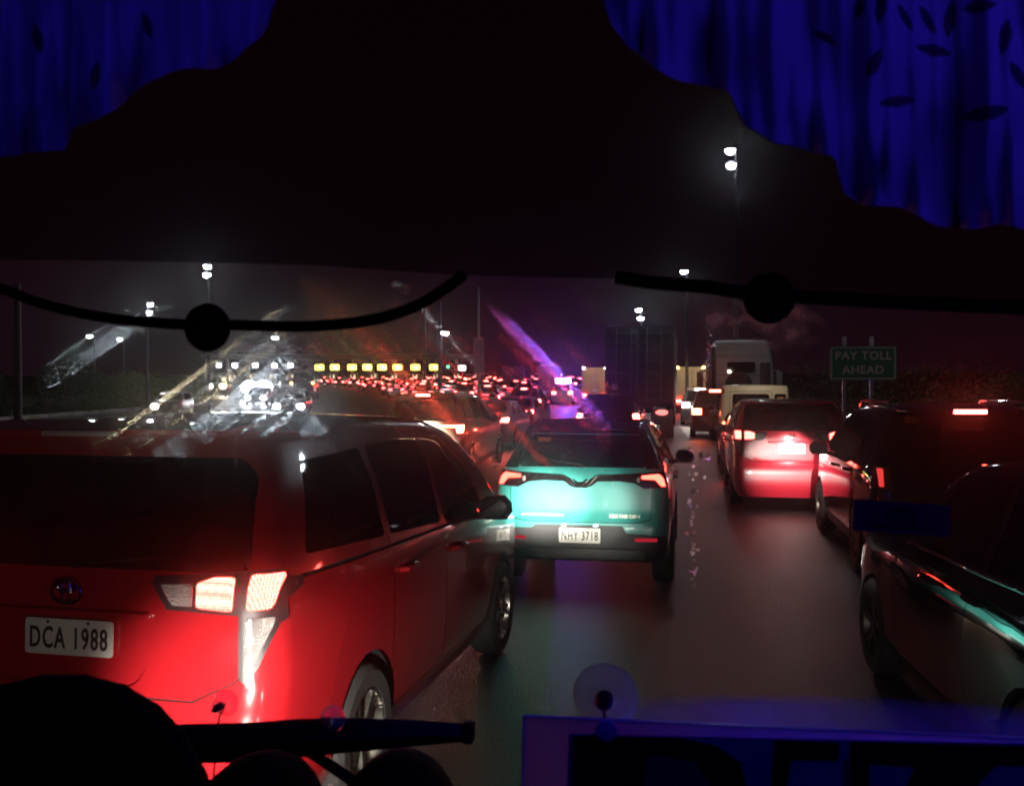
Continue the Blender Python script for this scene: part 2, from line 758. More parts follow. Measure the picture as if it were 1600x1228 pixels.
def number_plate(root, s, loc, rx=0.0, size=(0.39, 0.14), bright=None, lean=0.0):
    """white plate with raised dark characters, facing the rear"""
    M = Matrix.Translation(loc) @ Matrix.Rotation(lean, 4, 'X') @ FACE_Y
    b = MB()
    poly = rounded([(-size[0] / 2, -size[1] / 2), (size[0] / 2, -size[1] / 2), (size[0] / 2, size[1] / 2), (-size[0] / 2, size[1] / 2)], 0.012)
    b.prism(poly, M, 0.008)
    p = b.build('number_plate', bright or PLATE, root)
    if s:
        text('characters', s, 0.118, INK, p, M @ Matrix.Translation((0, -0.008, 0.0095)), 0.003, squeeze=0.60, bold=0.0016, spacing=1.16)
        e = MB()
        for x in (-0.09, 0.09):
            e.lathe([(0.0, 0.013), (0.006, 0.012), (0.007, 0.006)], M @ Matrix.Translation((x, size[1] / 2 - 0.012, 0)), 8)
        bolt = e
        for i, x in enumerate((-0.09, 0.09)):
            MB().lathe([(0.0, 0.013), (0.006, 0.012), (0.007, 0.006)], M @ Matrix.Translation((x, size[1] / 2 - 0.012, 0)), 8).build('bolt', CHROME, p)
    return p


def mirrors(root, x, y, z, m, cheap=False):
    for s in (-1, 1):
        b = MB()
        prof = [(0.0, -0.075), (0.07, -0.07), (0.10, -0.02), (0.095, 0.04), (0.06, 0.085), (0, 0.09)]
        b.lathe(prof, Matrix.Translation((s * (x + 0.13), y, z)) @ Matrix.Diagonal((1.15, 0.75, 1.0, 1)), 14)
        b.tube([(s * (x - 0.05), y + 0.02, z - 0.06), (s * (x + 0.06), y + 0.01, z - 0.05)], 0.025, 8)
        o = b.build('side_mirror', m, root)
        if not cheap:
            MB().lathe([(0.0, 0.004), (0.075, 0.004), (0.078, 0.0)], Matrix.Translation((s * (x + 0.13), y - 0.074, z + 0.01)) @ Matrix.Rotation(math.pi / 2, 4, 'X') @ Matrix.Diagonal((1.2, 0.85, 1, 1)), 16).build('mirror_glass', MIRROR, o)


def handle(root, x, y, z, s, m, rz=0.0):
    b = MB()
    b.tube([(s * (x - 0.012), y - 0.11, z), (s * (x + 0.022), y - 0.085, z + 0.003), (s * (x + 0.03), y, z + 0.006), (s * (x + 0.022), y + 0.085, z + 0.003), (s * (x - 0.012), y + 0.11, z)], [0.012, 0.015, 0.016, 0.015, 0.012], 8)
    return b.build('door_handle', m, root)


def seats(root, rows, z, half):
    for y in rows:
        for x in ((-half, half)):
            b = MB()
            b.box((x, y, z + 0.30), (0.46, 0.13, 0.62), bev=0.05, rx=-0.15)
            b.box((x, y + 0.25, z), (0.48, 0.5, 0.14), bev=0.05)
            o = b.build('seat', CLOTH_SEAT, root)
            MB().box((x, y - 0.06, z + 0.70), (0.26, 0.09, 0.17), bev=0.04).build('headrest', CLOTH_SEAT, o)
# ------------------------------------------------------------------ the kinds of vehicle
def mpv(name, paint, plate, lamp_l, lamp_side, plate_mat=None, H=1.79, detail=True):
    """tall family van with a near upright tailgate and pointed tail lamps"""
    root = empty(name)
    L, W = 4.70, 1.83
    sh = Shell(L, W, H,
               prof=[(0, H), (0.35, H + 0.005), (1.6, H + 0.01), (2.5, H - 0.03), (2.95, H - 0.13), (3.75, 1.13), (4.2, 1.05), (L, 0.88)],
               width=[(0.2, 0.80), (0.32, 0.88), (0.55, 0.905), (0.85, 0.915), (1.10, 0.905), (1.22, 0.875), (1.5, 0.80), (1.72, 0.70), (1.8, 0.68)],
               rear=[(0.2, 0.09), (0.34, 0.02), (0.45, 0.0), (0.68, 0.0), (0.78, 0.055), (0.95, 0.065), (1.15, 0.075), (1.24, 0.10), (1.5, 0.20), (1.68, 0.29), (1.8, 0.30)],
               front=[(0.2, -0.12), (0.4, 0.0), (0.7, 0.0), (0.9, -0.06), (1.2, -0.2)],
               plan=[(0, 0.955), (0.5, 0.99), (1.2, 1.0), (3.2, 1.0), (4.0, 0.97), (L, 0.86)],
               zb=0.22, r_plan=0.17, r_top=0.09, nx=11, ny=38, nz=20)
    ax = (0.98, 3.73)
    sh.arches(ax, 0.385, 0.35)
    # glass
    win = rounded([(-0.755, 1.245), (0.755, 1.245), (0.70, 1.60), (0.63, 1.675), (-0.63, 1.675), (-0.70, 1.60)], 0.035)
    sh.cut('rear', win, 'rear_window', GLASS, off=-0.004, thick=0.01)
    for poly in ([(0.42, 1.275), (1.28, 1.225), (1.28, 1.655), (0.62, 1.64)], [(1.36, 1.22), (2.18, 1.17), (2.18, 1.665), (1.36, 1.66)], [(2.26, 1.165), (3.18, 1.115), (2.93, 1.45), (2.62, 1.635), (2.26, 1.665)]):
        sh.sides(rounded(poly, 0.035), 'side_window', GLASS, off=-0.005, thick=0.008)
    sh.cut('front', rounded([(-0.66, 1.17), (0.66, 1.17), (0.58, 1.60), (-0.58, 1.60)], 0.05), 'windscreen', GLASS, off=-0.004)
    # lamps: housing wraps from the tailgate to the side
    house = [(0.37, 1.225), (0.36, 1.20), (0.43, 1.105), (0.73, 1.095), (0.735, 0.86), (0.76, 0.84), (0.80, 0.90), (0.855, 1.06), (0.93, 1.11), (0.93, 1.25), (0.72, 1.255)]
    sh.mirror('rear', house, 'tail_lamp', BLACK_PLASTIC, off=0.012, thick=0.03)
    sh.sides([(0.02, 1.10), (0.34, 1.17), (0.35, 1.20), (0.05, 1.25)], 'lamp_end', BLACK_PLASTIC, off=0.010, thick=0.02)
    lit = glow('mpv_brake_' + name, RED_L, lamp_l, 0.75, 105)
    sh.mirror('rear', rounded([(0.555, 1.205), (0.56, 1.118), (0.705, 1.11), (0.705, 1.232), (0.63, 1.230)], 0.012, 2), 'brake_lens', lit, off=0.020, thick=0.012, over=(1, 2, 3, 4, 5, 6, 7, 8, 9))
    sh.mirror('rear', rounded([(0.755, 1.115), (0.83, 1.115), (0.84, 1.235), (0.755, 1.240)], 0.012, 2), 'side_lens', glow('mpv_side_' + name, RED_L, lamp_side, 0.75, 105), off=0.020, thick=0.012, over=tuple(range(12)))
    sh.mirror('rear', rounded([(0.40, 1.195), (0.455, 1.122), (0.54, 1.119), (0.535, 1.202)], 0.01, 2), 'reversing_lens', CLEAR_LENS, off=0.018, thick=0.012, over=tuple(range(12)))
    sh.mirror('rear', rounded([(0.752, 1.085), (0.753, 0.885), (0.775, 0.885), (0.835, 1.05), (0.838, 1.085)], 0.008, 2), 'indicator_lens', CLEAR_LENS, off=0.018, thick=0.012, over=tuple(range(14)))
    # tailgate outline, plate recess, doors
    sh.line('rear', [(-0.74, 1.25), (-0.71, 0.84), (-0.55, 0.765), (0.55, 0.765), (0.71, 0.84), (0.735, 0.86)])
    sh.cut('rear', rounded([(-0.36, 0.80), (0.29, 0.80), (0.34, 0.86), (0.355, 1.075), (-0.355, 1.075), (-0.40, 0.86)], 0.05), 'plate_recess', paint, off=-0.022)
    for s in ('left', 'right'):
        sh.line(s, [(1.32, 0.42), (1.30, 0.75), (1.32, 1.215)])
        sh.line(s, [(2.22, 0.36), (2.22, 1.165)])
        sh.line(s, [(3.22, 0.50), (3.26, 0.9), (3.22, 1.11)])
        sh.line(s, [(1.38, 0.36), (3.24, 0.36)])
        sh.line(s, [(0.36, 1.20), (3.3, 1.105)], 0.018)
    parts = sh.finish(root, paint)
    wheels(root, ax, 0.80, 0.335)
    # bumper lip, spoiler, badge, handles, mirrors
    b = MB()
    b.box((0, 0.33, H - 0.005), (1.24, 0.36, 0.035), bev=0.015, rx=0.06)
    sp = b.build('roof_spoiler', paint, root)
    MB().box((0, 0.138, H - 0.018), (0.34, 0.02, 0.022), bev=0.004).build('stop_lamp', mat('stop_lamp_unlit', (0.5, 0.35, 0.32), 0.2, coat=1), root)
    e = MB()
    Mb = Matrix.Translation((0, 0.052, 1.155)) @ FACE_Y
    for (rx, ry, dy) in ((0.066, 0.045, 0), (0.021, 0.044, 0), (0.044, 0.019, 0.022)):
        pts = [Mb @ Vector((rx * math.cos(2 * math.pi * k / 24), ry * math.sin(2 * math.pi * k / 24) + dy, 0)) for k in range(25)]
        e.tube(pts, 0.0062, 6, caps=False)
    e.build('emblem', CHROME, root)
    MB().box((0, 0.06, 1.075), (0.72, 0.05, 0.03), bev=0.01).build('plate_garnish', paint, root)
    number_plate(root, plate, (0, 0.072, 0.975), bright=plate_mat, lean=-0.03)
    MB().box((0, 0.085, 0.36), (1.30, 0.10, 0.10), bev=0.03).build('bumper_lip', BLACK_PLASTIC, root)
    for s in (-1, 1):
        MB().box((s * 0.70, 0.028, 0.52), (0.16, 0.02, 0.035), bev=0.008, rz=s * 0.22).build('reflector', REFLECTOR, root)
        handle(root, 0.915, 1.52, 1.03, s, paint)
        handle(root, 0.918, 2.44, 0.99, s, paint)
        MB().box((s * 0.44, 0.08, 1.04), (0.13, 0.006, 0.018), bev=0.002).build('model_badge', CHROME, root)
    w = MB()
    w.tube([(0.0, 0.10, 1.25), (0.02, 0.085, 1.262), (0.42, 0.115, 1.30)], [0.014, 0.009, 0.005], 6)
    w.build('rear_wiper', BLACK_PLASTIC, root)
    mirrors(root, 0.88, 3.02, 1.15, mat('mirror_shell_dark', (0.05, 0.006, 0.007), 0.3, coat=1.0))
    seats(root, (0.75, 1.6, 2.45), 0.72, 0.36)
    MB().box((0, 3.25, 0.95), (1.5, 0.4, 0.3), bev=0.1).build('dashboard', BLACK_PLASTIC, root)
    MB().tube([(0.45, 0.02, 0.28), (0.45, 0.25, 0.28)], 0.03, 10).build('exhaust', mat('exhaust_steel', (0.1, 0.09, 0.08), 0.4, 1), root)
    return root


def taxi_crossover(name):
    root = empty(name)
    L, W, H = 4.0, 1.72, 1.59
    teal = mat('teal_paint', (0.055, 0.36, 0.315), 0.32, 0.0, coat=0.8, rvar=0.04)
    roofm = mat('dark_roof_paint', (0.012, 0.010, 0.012), 0.2, coat=1.0)
    clad = mat('grey_cladding', (0.07, 0.066, 0.062), 0.6, noise=0.2, bump=0.1, bscale=250)
    dark = mat('dark_cladding', (0.028, 0.026, 0.025), 0.55, noise=0.2, bump=0.1, bscale=250)
    sh = Shell(L, W, H,
               prof=[(0, H - 0.02), (0.3, H - 0.01), (1.3, H), (2.1, H - 0.03), (2.5, H - 0.13), (3.15, 1.06), (3.6, 1.0), (L, 0.86)],
               width=[(0.3, 0.80), (0.42, 0.85), (0.6, 0.862), (0.9, 0.862), (1.05, 0.848), (1.16, 0.80), (1.35, 0.72), (1.5, 0.63), (1.6, 0.60)],
               rear=[(0.3, 0.05), (0.36, 0.0), (0.66, 0.0), (0.72, 0.045), (0.95, 0.07), (1.08, 0.085), (1.15, 0.12), (1.3, 0.28), (1.46, 0.46), (1.6, 0.50)],
               front=[(0.2, -0.12), (0.4, 0.0), (0.7, 0.0), (0.9, -0.06), (1.2, -0.2)],
               plan=[(0, 0.95), (0.5, 0.99), (1.2, 1.0), (2.7, 1.0), (3.5, 0.97), (L, 0.86)],
               zb=0.30, r_plan=0.17, r_top=0.08, nx=13, ny=32, nz=20)
    ax = (0.72, 3.23)
    sh.arches(ax, 0.375, 0.335)
    sh.cut('rear', rounded([(-0.615, 1.175), (0.615, 1.175), (0.535, 1.475), (-0.535, 1.475)], 0.04), 'rear_window', GLASS, off=-0.004, thick=0.01)
    for poly in ([(0.62, 1.20), (1.22, 1.13), (1.22, 1.46), (0.85, 1.42)], [(1.30, 1.125), (2.05, 1.09), (1.98, 1.48), (1.30, 1.475)], [(2.12, 1.085), (2.78, 1.06), (2.30, 1.43), (2.08, 1.475)]):
        sh.sides(rounded(poly, 0.03), 'side_window', GLASS, off=-0.004, thick=0.008)
    sh.cut('front', rounded([(-0.58, 1.10), (0.58, 1.10), (0.50, 1.44), (-0.50, 1.44)], 0.05), 'windscreen', GLASS, off=-0.004)
    # dark roof and pillars
    sh.cut('top', [(-0.9, 0.40), (0.9, 0.40), (0.9, 2.35), (-0.9, 2.35)], 'roof', roofm)
    sh.sides([(0.35, 1.17), (3.0, 1.05), (2.4, 1.62), (0.2, 1.62)], 'window_pillar', roofm, over=(0,))
    sh.mirror('rear', [(0.615, 1.165), (0.87, 1.165), (0.75, 1.60), (0.53, 1.60), (0.53, 1.475)], 'rear_pillar', roofm, over=(0,))
    sh.cut('rear', [(-0.56, 1.482), (0.56, 1.482), (0.62, 1.70), (-0.62, 1.70)], 'roof', roofm, over=(0,))
    # black strip that joins the lamps, dipping to the emblem
    strip = [(0.88, 1.145), (0.33, 1.112), (0.17, 1.105), (0.10, 1.075), (0.06, 1.04), (-0.06, 1.04), (-0.10, 1.075), (-0.17, 1.105), (-0.33, 1.112), (-0.88, 1.145),
             (-0.88, 1.00), (-0.60, 0.985), (-0.50, 1.035), (-0.36, 1.05), (-0.16, 1.045), (-0.10, 1.00), (-0.05, 0.985), (0.05, 0.985), (0.10, 1.00), (0.16, 1.045), (0.36, 1.05), (0.50, 1.035), (0.60, 0.985), (0.88, 1.00)]
    gloss = mat('gloss_black', (0.012, 0.004, 0.005), 0.12, coat=1.0)
    sh.cut('rear', strip, 'lamp_strip', gloss, off=0.008, thick=0.02)
    lit = glow('taxi_brake', (1.0, 0.035, 0.022), 24, 0.3, 60)
    sh.mirror('rear', rounded([(0.575, 1.10), (0.575, 1.075), (0.70, 1.068), (0.755, 1.005), (0.785, 1.005), (0.765, 1.075), (0.725, 1.112)], 0.008, 2), 'brake_lens', lit, off=0.018, thick=0.014, over=tuple(range(20)))
    sh.mirror('rear', rounded([(0.53, 1.085), (0.53, 1.04), (0.56, 1.04), (0.56, 1.088)], 0.006, 2), 'reversing_lens', CLEAR_LENS, off=0.014, thick=0.01, over=tuple(range(20)))
    # lower cladding and skid plate
    sh.cut('rear', [(-0.9, 0.28), (0.9, 0.28), (0.9, 0.40), (0.72, 0.42), (0.62, 0.56), (0.44, 0.575), (0.40, 0.64), (-0.42, 0.64), (-0.46, 0.61), (-0.9, 0.60)], 'bumper_cladding', dark, off=0.002, over=(0,))
    sh.mirror('rear', [(0.40, 0.575), (0.62, 0.565), (0.80, 0.545), (0.83, 0.42), (0.9, 0.35), (0.9, 0.28), (0.5, 0.28)], 'bumper_cladding', dark, off=0.002, over=(0,))
    sh.sides([(0.0, 0.28), (3.9, 0.28), (3.9, 0.44), (0.0, 0.44)], 'sill_cladding', dark, off=0.003, over=(0,))
    # tailgate seams
    sh.line('rear', [(-0.68, 1.0), (-0.66, 0.70), (-0.50, 0.665), (0.50, 0.665), (0.66, 0.70), (0.68, 1.0)], 0.006)
    for s in ('left', 'right'):
        sh.line(s, [(1.26, 0.46), (1.22, 0.8), (1.26, 1.125)])
        sh.line(s, [(2.09, 0.46), (2.09, 1.09)])
        sh.line(s, [(2.80, 0.5), (2.84, 0.8), (2.80, 1.06)])
    sh.finish(root, teal)
    wheels(root, ax, 0.765, 0.325)
    # skid plate, reflectors, plate, emblem, spoiler
    MB().box((0, 0.03, 0.375), (1.25, 0.12, 0.11), bev=0.03).build('skid_plate', clad, root)
    for s in (-1, 1):
        MB().box((s * 0.62, -0.004, 0.515), (0.21, 0.02, 0.03), bev=0.008, rz=s * 0.10).build('reflector', glow('glowing_reflector', (0.8, 0.02, 0.05), 0.55), root)  # reflector is no lamp; its shine is put in as emission
    number_plate(root, 'NHY 3718', (0, -0.012, 0.545))
    for s in (-1, 1):
        MB().box((s * 0.15, -0.006, 0.640), (0.045, 0.04, 0.014), bev=0.004).build('plate_lamp', glow('plate_lamp_lit', (0.75, 0.85, 1.0), 5), root)
    e = MB()
    Mb = Matrix.Translation((0, 0.052, 1.04)) @ FACE_Y
    for s in (-1, 1):
        pts = [(s * x, z, 0) for x, z in ((0.30, 0.066), (0.20, 0.068), (0.15, 0.055), (0.115, 0.015), (0.085, -0.022), (0.05, -0.03))]
        e.tube([Mb @ Vector(p) for p in pts], [0.004, 0.007, 0.009, 0.010, 0.008, 0.005], 6)
        e.tube([Mb @ Vector(p) for p in ((s * 0.068, 0.030, 0.005), (s * 0.036, 0.0, 0.008), (0.0, -0.036, 0.01))], [0.006, 0.011, 0.010], 6)
    e.build('wing_emblem', mat('warm_chrome', (0.72, 0.58, 0.50), 0.2, 1.0), root)
    MB().box((-0.36, 0.040, 0.712), (0.40, 0.004, 0.045), rx=-0.1).build('white_sticker', mat('sticker_white', (0.75, 0.75, 0.72), 0.5, noise=0.05), root)
    text('capacity_lettering', 'MAX PASS CAP-4', 0.045, mat('badge_green', (0.62, 0.66, 0.50), 0.4, 0.2), root, Matrix.Translation((0.42, 0.038, 0.725)) @ Matrix.Rotation(-0.1, 4, 'X') @ FACE_Y, 0.006, squeeze=0.78, spacing=1.1, bold=0.002)
    MB().box((0.42, 0.041, 0.697), (0.34, 0.006, 0.010), rx=-0.1).build('badge_base', BLACK_PLASTIC, root)
    b = MB()
    b.box((0, 0.50, H - 0.045), (1.10, 0.26, 0.03), bev=0.012, rx=0.12)
    b.build('roof_spoiler', roofm, root)
    MB().box((-0.395, 0.405, 1.425), (0.13, 0.006, 0.05), bev=0.001, rx=-0.85).build('window_sticker', mat('sticker_yellow', (0.50, 0.26, 0.03), 0.6, noise=0.35, nscale=25), root)
    w = MB()
    w.tube([(0.0, 0.13, 1.175), (0.0, 0.12, 1.20), (-0.33, 0.18, 1.24)], [0.014, 0.009, 0.005], 6)
    w.build('rear_wiper', BLACK_PLASTIC, root)
    for s in (-1, 1):
        handle(root, 0.862, 1.45, 0.98, s, teal)
        handle(root, 0.862, 2.25, 0.96, s, teal)
    mirrors(root, 0.84, 2.62, 1.11, BLACK_PLASTIC)
    seats(root, (0.95, 1.85), 0.62, 0.34)
    MB().box((0, 2.62, 0.92), (1.35, 0.3, 0.26), bev=0.08).build('dashboard', BLACK_PLASTIC, root)
    MB().box((0.18, 2.50, 1.16), (0.15, 0.02, 0.10), bev=0.01).build('dashboard_screen', glow('dash_screen', (0.7, 0.85, 1.0), 0.8), root)
    return root


def suv(name, paint, brake, stop, plate=None, L=4.7, W=1.86, H=1.76, lamp_style='bar', roof_rails=True, res=1.0, fog=False, lower=None, window=None):
    """five-door SUV. lamp_style: bar (low slim lamps with an outer hook), block (upright corner lamps)"""
    root = empty(name)
    g = window or GLASS
    hw = W / 2
    sh = Shell(L, W, H,
               prof=[(0, H - 0.02), (0.4, H), (1.7, H), (2.5, H - 0.05), (2.85, H - 0.15), (3.55, 1.16), (4.1, 1.08), (L, 0.92)],
               width=[(0.25, hw - 0.08), (0.4, hw - 0.015), (0.7, hw), (0.95, hw), (1.12, hw - 0.03), (1.22, hw - 0.07), (1.5, hw - 0.17), (H - 0.05, hw - 0.26), (H, hw - 0.28)],
               rear=[(0.25, 0.08), (0.38, 0.0), (0.70, 0.0), (0.80, 0.05), (1.0, 0.07), (1.18, 0.10), (1.4, 0.22), (1.66, 0.36), (H, 0.38)],
               front=[(0.2, -0.12), (0.4, 0.0), (0.7, 0.0), (0.9, -0.06), (1.2, -0.2)],
               plan=[(0, 0.95), (0.5, 0.99), (1.2, 1.0), (3.2, 1.0), (4.0, 0.97), (L, 0.87)],
               zb=0.25, r_plan=0.18, r_top=0.09, nx=max(5, int(9 * res)), ny=max(14, int(32 * res)), nz=max(9, int(16 * res)))
    ax = (0.92, L - 0.95)
    sh.arches(ax, 0.40, 0.36)
    sh.cut('rear', rounded([(-hw + 0.24, 1.20), (hw - 0.24, 1.20), (hw - 0.33, H - 0.13), (-hw + 0.33, H - 0.13)], 0.05, 2), 'rear_window', g, off=-0.004, thick=0.01)
    zt = H - 0.11
    for poly in ([(0.45, 1.24), (1.18, 1.20), (1.18, zt), (0.68, zt - 0.03)], [(1.26, 1.195), (2.10, 1.17), (2.10, zt + 0.01), (1.26, zt)], [(2.18, 1.165), (3.02, 1.14), (2.50, zt - 0.06), (2.18, zt + 0.01)]):
        sh.sides(rounded(poly, 0.04, 2), 'side_window', g, off=-0.004, thick=0.008)
    sh.cut('front', rounded([(-0.62, 1.2), (0.62, 1.2), (0.54, H - 0.18), (-0.54, H - 0.18)], 0.05, 2), 'windscreen', g, off=-0.004)
    if lamp_style == 'slim':
        sh.mirror('rear', [(hw - 0.20, 1.16), (hw - 0.22, 0.95), (hw - 0.05, 0.97), (hw - 0.01, 1.17)], 'tail_lamp', RED_OFF, off=0.010, thick=0.025)
        sh.mirror('rear', rounded([(hw - 0.15, 1.15), (hw - 0.15, 0.98), (hw - 0.115, 0.98), (hw - 0.105, 1.15)], 0.01, 2), 'brake_lens', brake, off=0.018, thick=0.012, over=tuple(range(20)))
    elif lamp_style == 'bar':
        sh.mirror('rear', [(hw - 0.54, 1.13), (hw - 0.54, 1.065), (hw - 0.24, 1.055), (hw - 0.20, 0.93), (hw - 0.02, 0.95), (hw + 0.02, 1.13)], 'tail_lamp', RED_OFF, off=0.010, thick=0.025)
        sh.mirror('rear', rounded([(hw - 0.52, 1.118), (hw - 0.52, 1.08), (hw - 0.20, 1.07), (hw - 0.17, 0.955), (hw - 0.07, 0.965), (hw - 0.06, 1.118)], 0.01, 2), 'brake_lens', brake, off=0.018, thick=0.012, over=tuple(range(20)))
    else:
        sh.mirror('rear', [(hw - 0.27, 1.18), (hw - 0.24, 0.92), (hw - 0.02, 0.95), (hw + 0.02, 1.19)], 'tail_lamp', RED_OFF, off=0.010, thick=0.025)
        sh.mirror('rear', rounded([(hw - 0.22, 1.155), (hw - 0.20, 0.96), (hw - 0.06, 0.98), (hw - 0.05, 1.155)], 0.03, 2), 'brake_lens', brake, off=0.018, thick=0.012, over=tuple(range(20)))
    sh.sides([(0.0, 0.2), (L, 0.2), (L, 0.40), (0.0, 0.40)], 'sill_cladding', lower or BLACK_PLASTIC, off=0.003)
    sh.cut('rear', [(-hw, 0.2), (hw, 0.2), (hw, 0.45), (-hw, 0.45)], 'bumper_cladding', lower or BLACK_PLASTIC, off=0.003)
    sh.line('rear', [(-hw + 0.20, 1.19), (-hw + 0.2, 0.80), (-hw + 0.30, 0.73), (hw - 0.30, 0.73), (hw - 0.2, 0.80), (hw - 0.20, 1.19)], 0.008)
    for s in ('left', 'right'):
        sh.line(s, [(1.22, 0.45), (1.18, 0.8), (1.22, 1.19)])
        sh.line(s, [(2.14, 0.42), (2.14, 1.165)])
        sh.line(s, [(3.06, 0.5), (3.10, 0.8), (3.06, 1.14)])
    sh.finish(root, paint)
    wheels(root, ax, hw - 0.11, 0.36, rim=DARK_ALLOY if paint.name == 'black_paint' else None)
    MB().box((0, 0.31, H - 0.03), (W * 0.68, 0.26, 0.03), bev=0.012, rx=0.08).build('roof_spoiler', paint, root)
    if stop is not None:
        MB().box((0, 0.19, H - 0.045), (0.30, 0.03, 0.035), bev=0.008).build('stop_lamp', stop, root)
        MB().box((0, 0.215, H - 0.072), (0.40, 0.10, 0.012), bev=0.003).build('reflection_blocker', BLACK_PLASTIC, root)  # lip added to block the stop lamp's reflection in the rear window
    MB().box((0, 0.05, 1.0), (0.46, 0.03, 0.05), bev=0.01).build('plate_garnish', CHROME, root)
    number_plate(root, plate, (0, 0.045, 0.90))
    if fog:
        for s in (-1, 1):
            MB().lathe([(0.0, 0.02), (0.05, 0.02), (0.06, 0.0)], Matrix.Translation((s * (hw - 0.30), 0.012, 0.56)) @ FACE_Y, 14).build('fog_lamp', glow('fog_red', (1, 0.03, 0.06), 1.5), root)
    for s in (-1, 1):
        handle(root, hw, 1.42, 1.04, s, paint)
        handle(root, hw, 2.34, 1.02, s, paint)
        if roof_rails:
            MB().tube([(s * (hw - 0.30), 0.55, H - 0.02), (s * (hw - 0.30), 0.65, H + 0.035), (s * (hw - 0.30), 2.2, H + 0.03), (s * (hw - 0.30), 2.35, H - 0.04)], 0.016, 6).build('roof_rail', CHROME, root)
    mirrors(root, hw - 0.02, 2.88, 1.17, paint, cheap=res < 1)
    return root


def sedan(name, paint, brake, plate=None, res=1.0, L=4.5, W=1.78, H=1.47):
    root = empty(name)
    hw = W / 2
    sh = Shell(L, W, H,
               prof=[(0, 1.07), (0.25, 1.09), (0.55, 1.08), (1.15, H - 0.08), (1.5, H - 0.01), (2.1, H), (2.5, H - 0.06), (3.30, 1.00), (3.9, 0.93), (L, 0.76)],
               width=[(0.2, hw - 0.08), (0.33, hw - 0.01), (0.6, hw), (0.80, hw), (0.93, hw - 0.03), (1.02, hw - 0.09), (1.25, hw - 0.19), (H, hw - 0.29)],
               rear=[(0.2, 0.08), (0.32, 0.0), (0.60, 0.0), (0.70, 0.04), (1.0, 0.06), (1.1, 0.08)],
               front=[(0.2, -0.12), (0.4, 0.0), (0.6, 0.0), (0.8, -0.10), (1.0, -0.2)],
               plan=[(0, 0.92), (0.5, 0.98), (1.2, 1.0), (3.2, 1.0), (3.9, 0.97), (L, 0.82)],
               zb=0.18, r_plan=0.2, r_top=0.06, nx=max(5, int(9 * res)), ny=max(16, int(40 * res)), nz=max(8, int(16 * res)))
    ax = (0.95, L - 0.90)
    sh.arches(ax, 0.365, 0.325)
    sh.cut('rear', rounded([(-hw + 0.26, 1.115), (hw - 0.26, 1.115), (hw - 0.34, H - 0.06), (-hw + 0.34, H - 0.06)], 0.05, 2), 'rear_window', GLASS, off=-0.004, thick=0.008)
    zt = H - 0.085
    for poly in ([(0.92, 1.08), (1.72, 1.05), (1.72, zt), (1.40, zt - 0.02)], [(1.80, 1.045), (2.98, 1.01), (2.42, zt - 0.05), (2.15, zt), (1.80, zt)]):
        sh.sides(rounded(poly, 0.04, 2), 'side_window', GLASS, off=-0.004, thick=0.008)
    sh.cut('front', rounded([(-0.62, 1.04), (0.62, 1.04), (0.52, H - 0.1), (-0.52, H - 0.1)], 0.05, 2), 'windscreen', GLASS, off=-0.004)
    sh.mirror('rear', [(hw - 0.42, 0.97), (hw - 0.40, 0.83), (hw, 0.80), (hw, 0.99)], 'tail_lamp', RED_OFF, off=0.01, thick=0.02)
    sh.mirror('rear', rounded([(hw - 0.36, 0.95), (hw - 0.34, 0.85), (hw - 0.10, 0.83), (hw - 0.10, 0.965)], 0.03, 2), 'brake_lens', brake, off=0.018, thick=0.012, over=tuple(range(20)))
    sh.mirror('front', [(hw - 0.45, 0.72), (hw - 0.42, 0.62), (hw, 0.66), (hw, 0.80)], 'headlight', CLEAR_LENS, off=0.008, thick=0.02)
    sh.sides([(L - 0.42, 0.64), (L + 0.1, 0.60), (L + 0.1, 0.74), (L - 0.50, 0.80)], 'headlight_end', CLEAR_LENS, off=0.008, thick=0.015)
    for s in ('left', 'right'):
        sh.line(s, [(1.76, 0.32), (1.76, 1.05)])
        sh.line(s, [(2.98, 0.34), (3.02, 0.7), (2.98, 1.0)])
        sh.line(s, [(1.72, 0.30), (3.0, 0.30)])
    sh.line('rear', [(-hw + 0.40, 1.06), (-hw + 0.40, 0.72), (hw - 0.40, 0.72), (hw - 0.40, 1.06)], 0.008)
    sh.finish(root, paint)
    wheels(root, ax, hw - 0.11, 0.325, rim=DARK_ALLOY if paint.name == 'black_paint' else None)
    number_plate(root, plate, (0, 0.032, 0.80))
    for s in (-1, 1):
        handle(root, hw - 0.005, 1.62, 0.92, s, paint)
        handle(root, hw - 0.005, 2.30, 0.89, s, paint)
        MB().tube([(s * (hw - 0.075), 0.95, 1.065), (s * (hw - 0.068), 1.8, 1.035), (s * (hw - 0.072), 2.95, 1.0)], 0.010, 6).build('window_trim', CHROME, root)
    mirrors(root, hw - 0.04, 2.85, 1.03, paint, cheap=res < 1)
    seats(root, (1.3, 2.15), 0.55, 0.36)
    return root


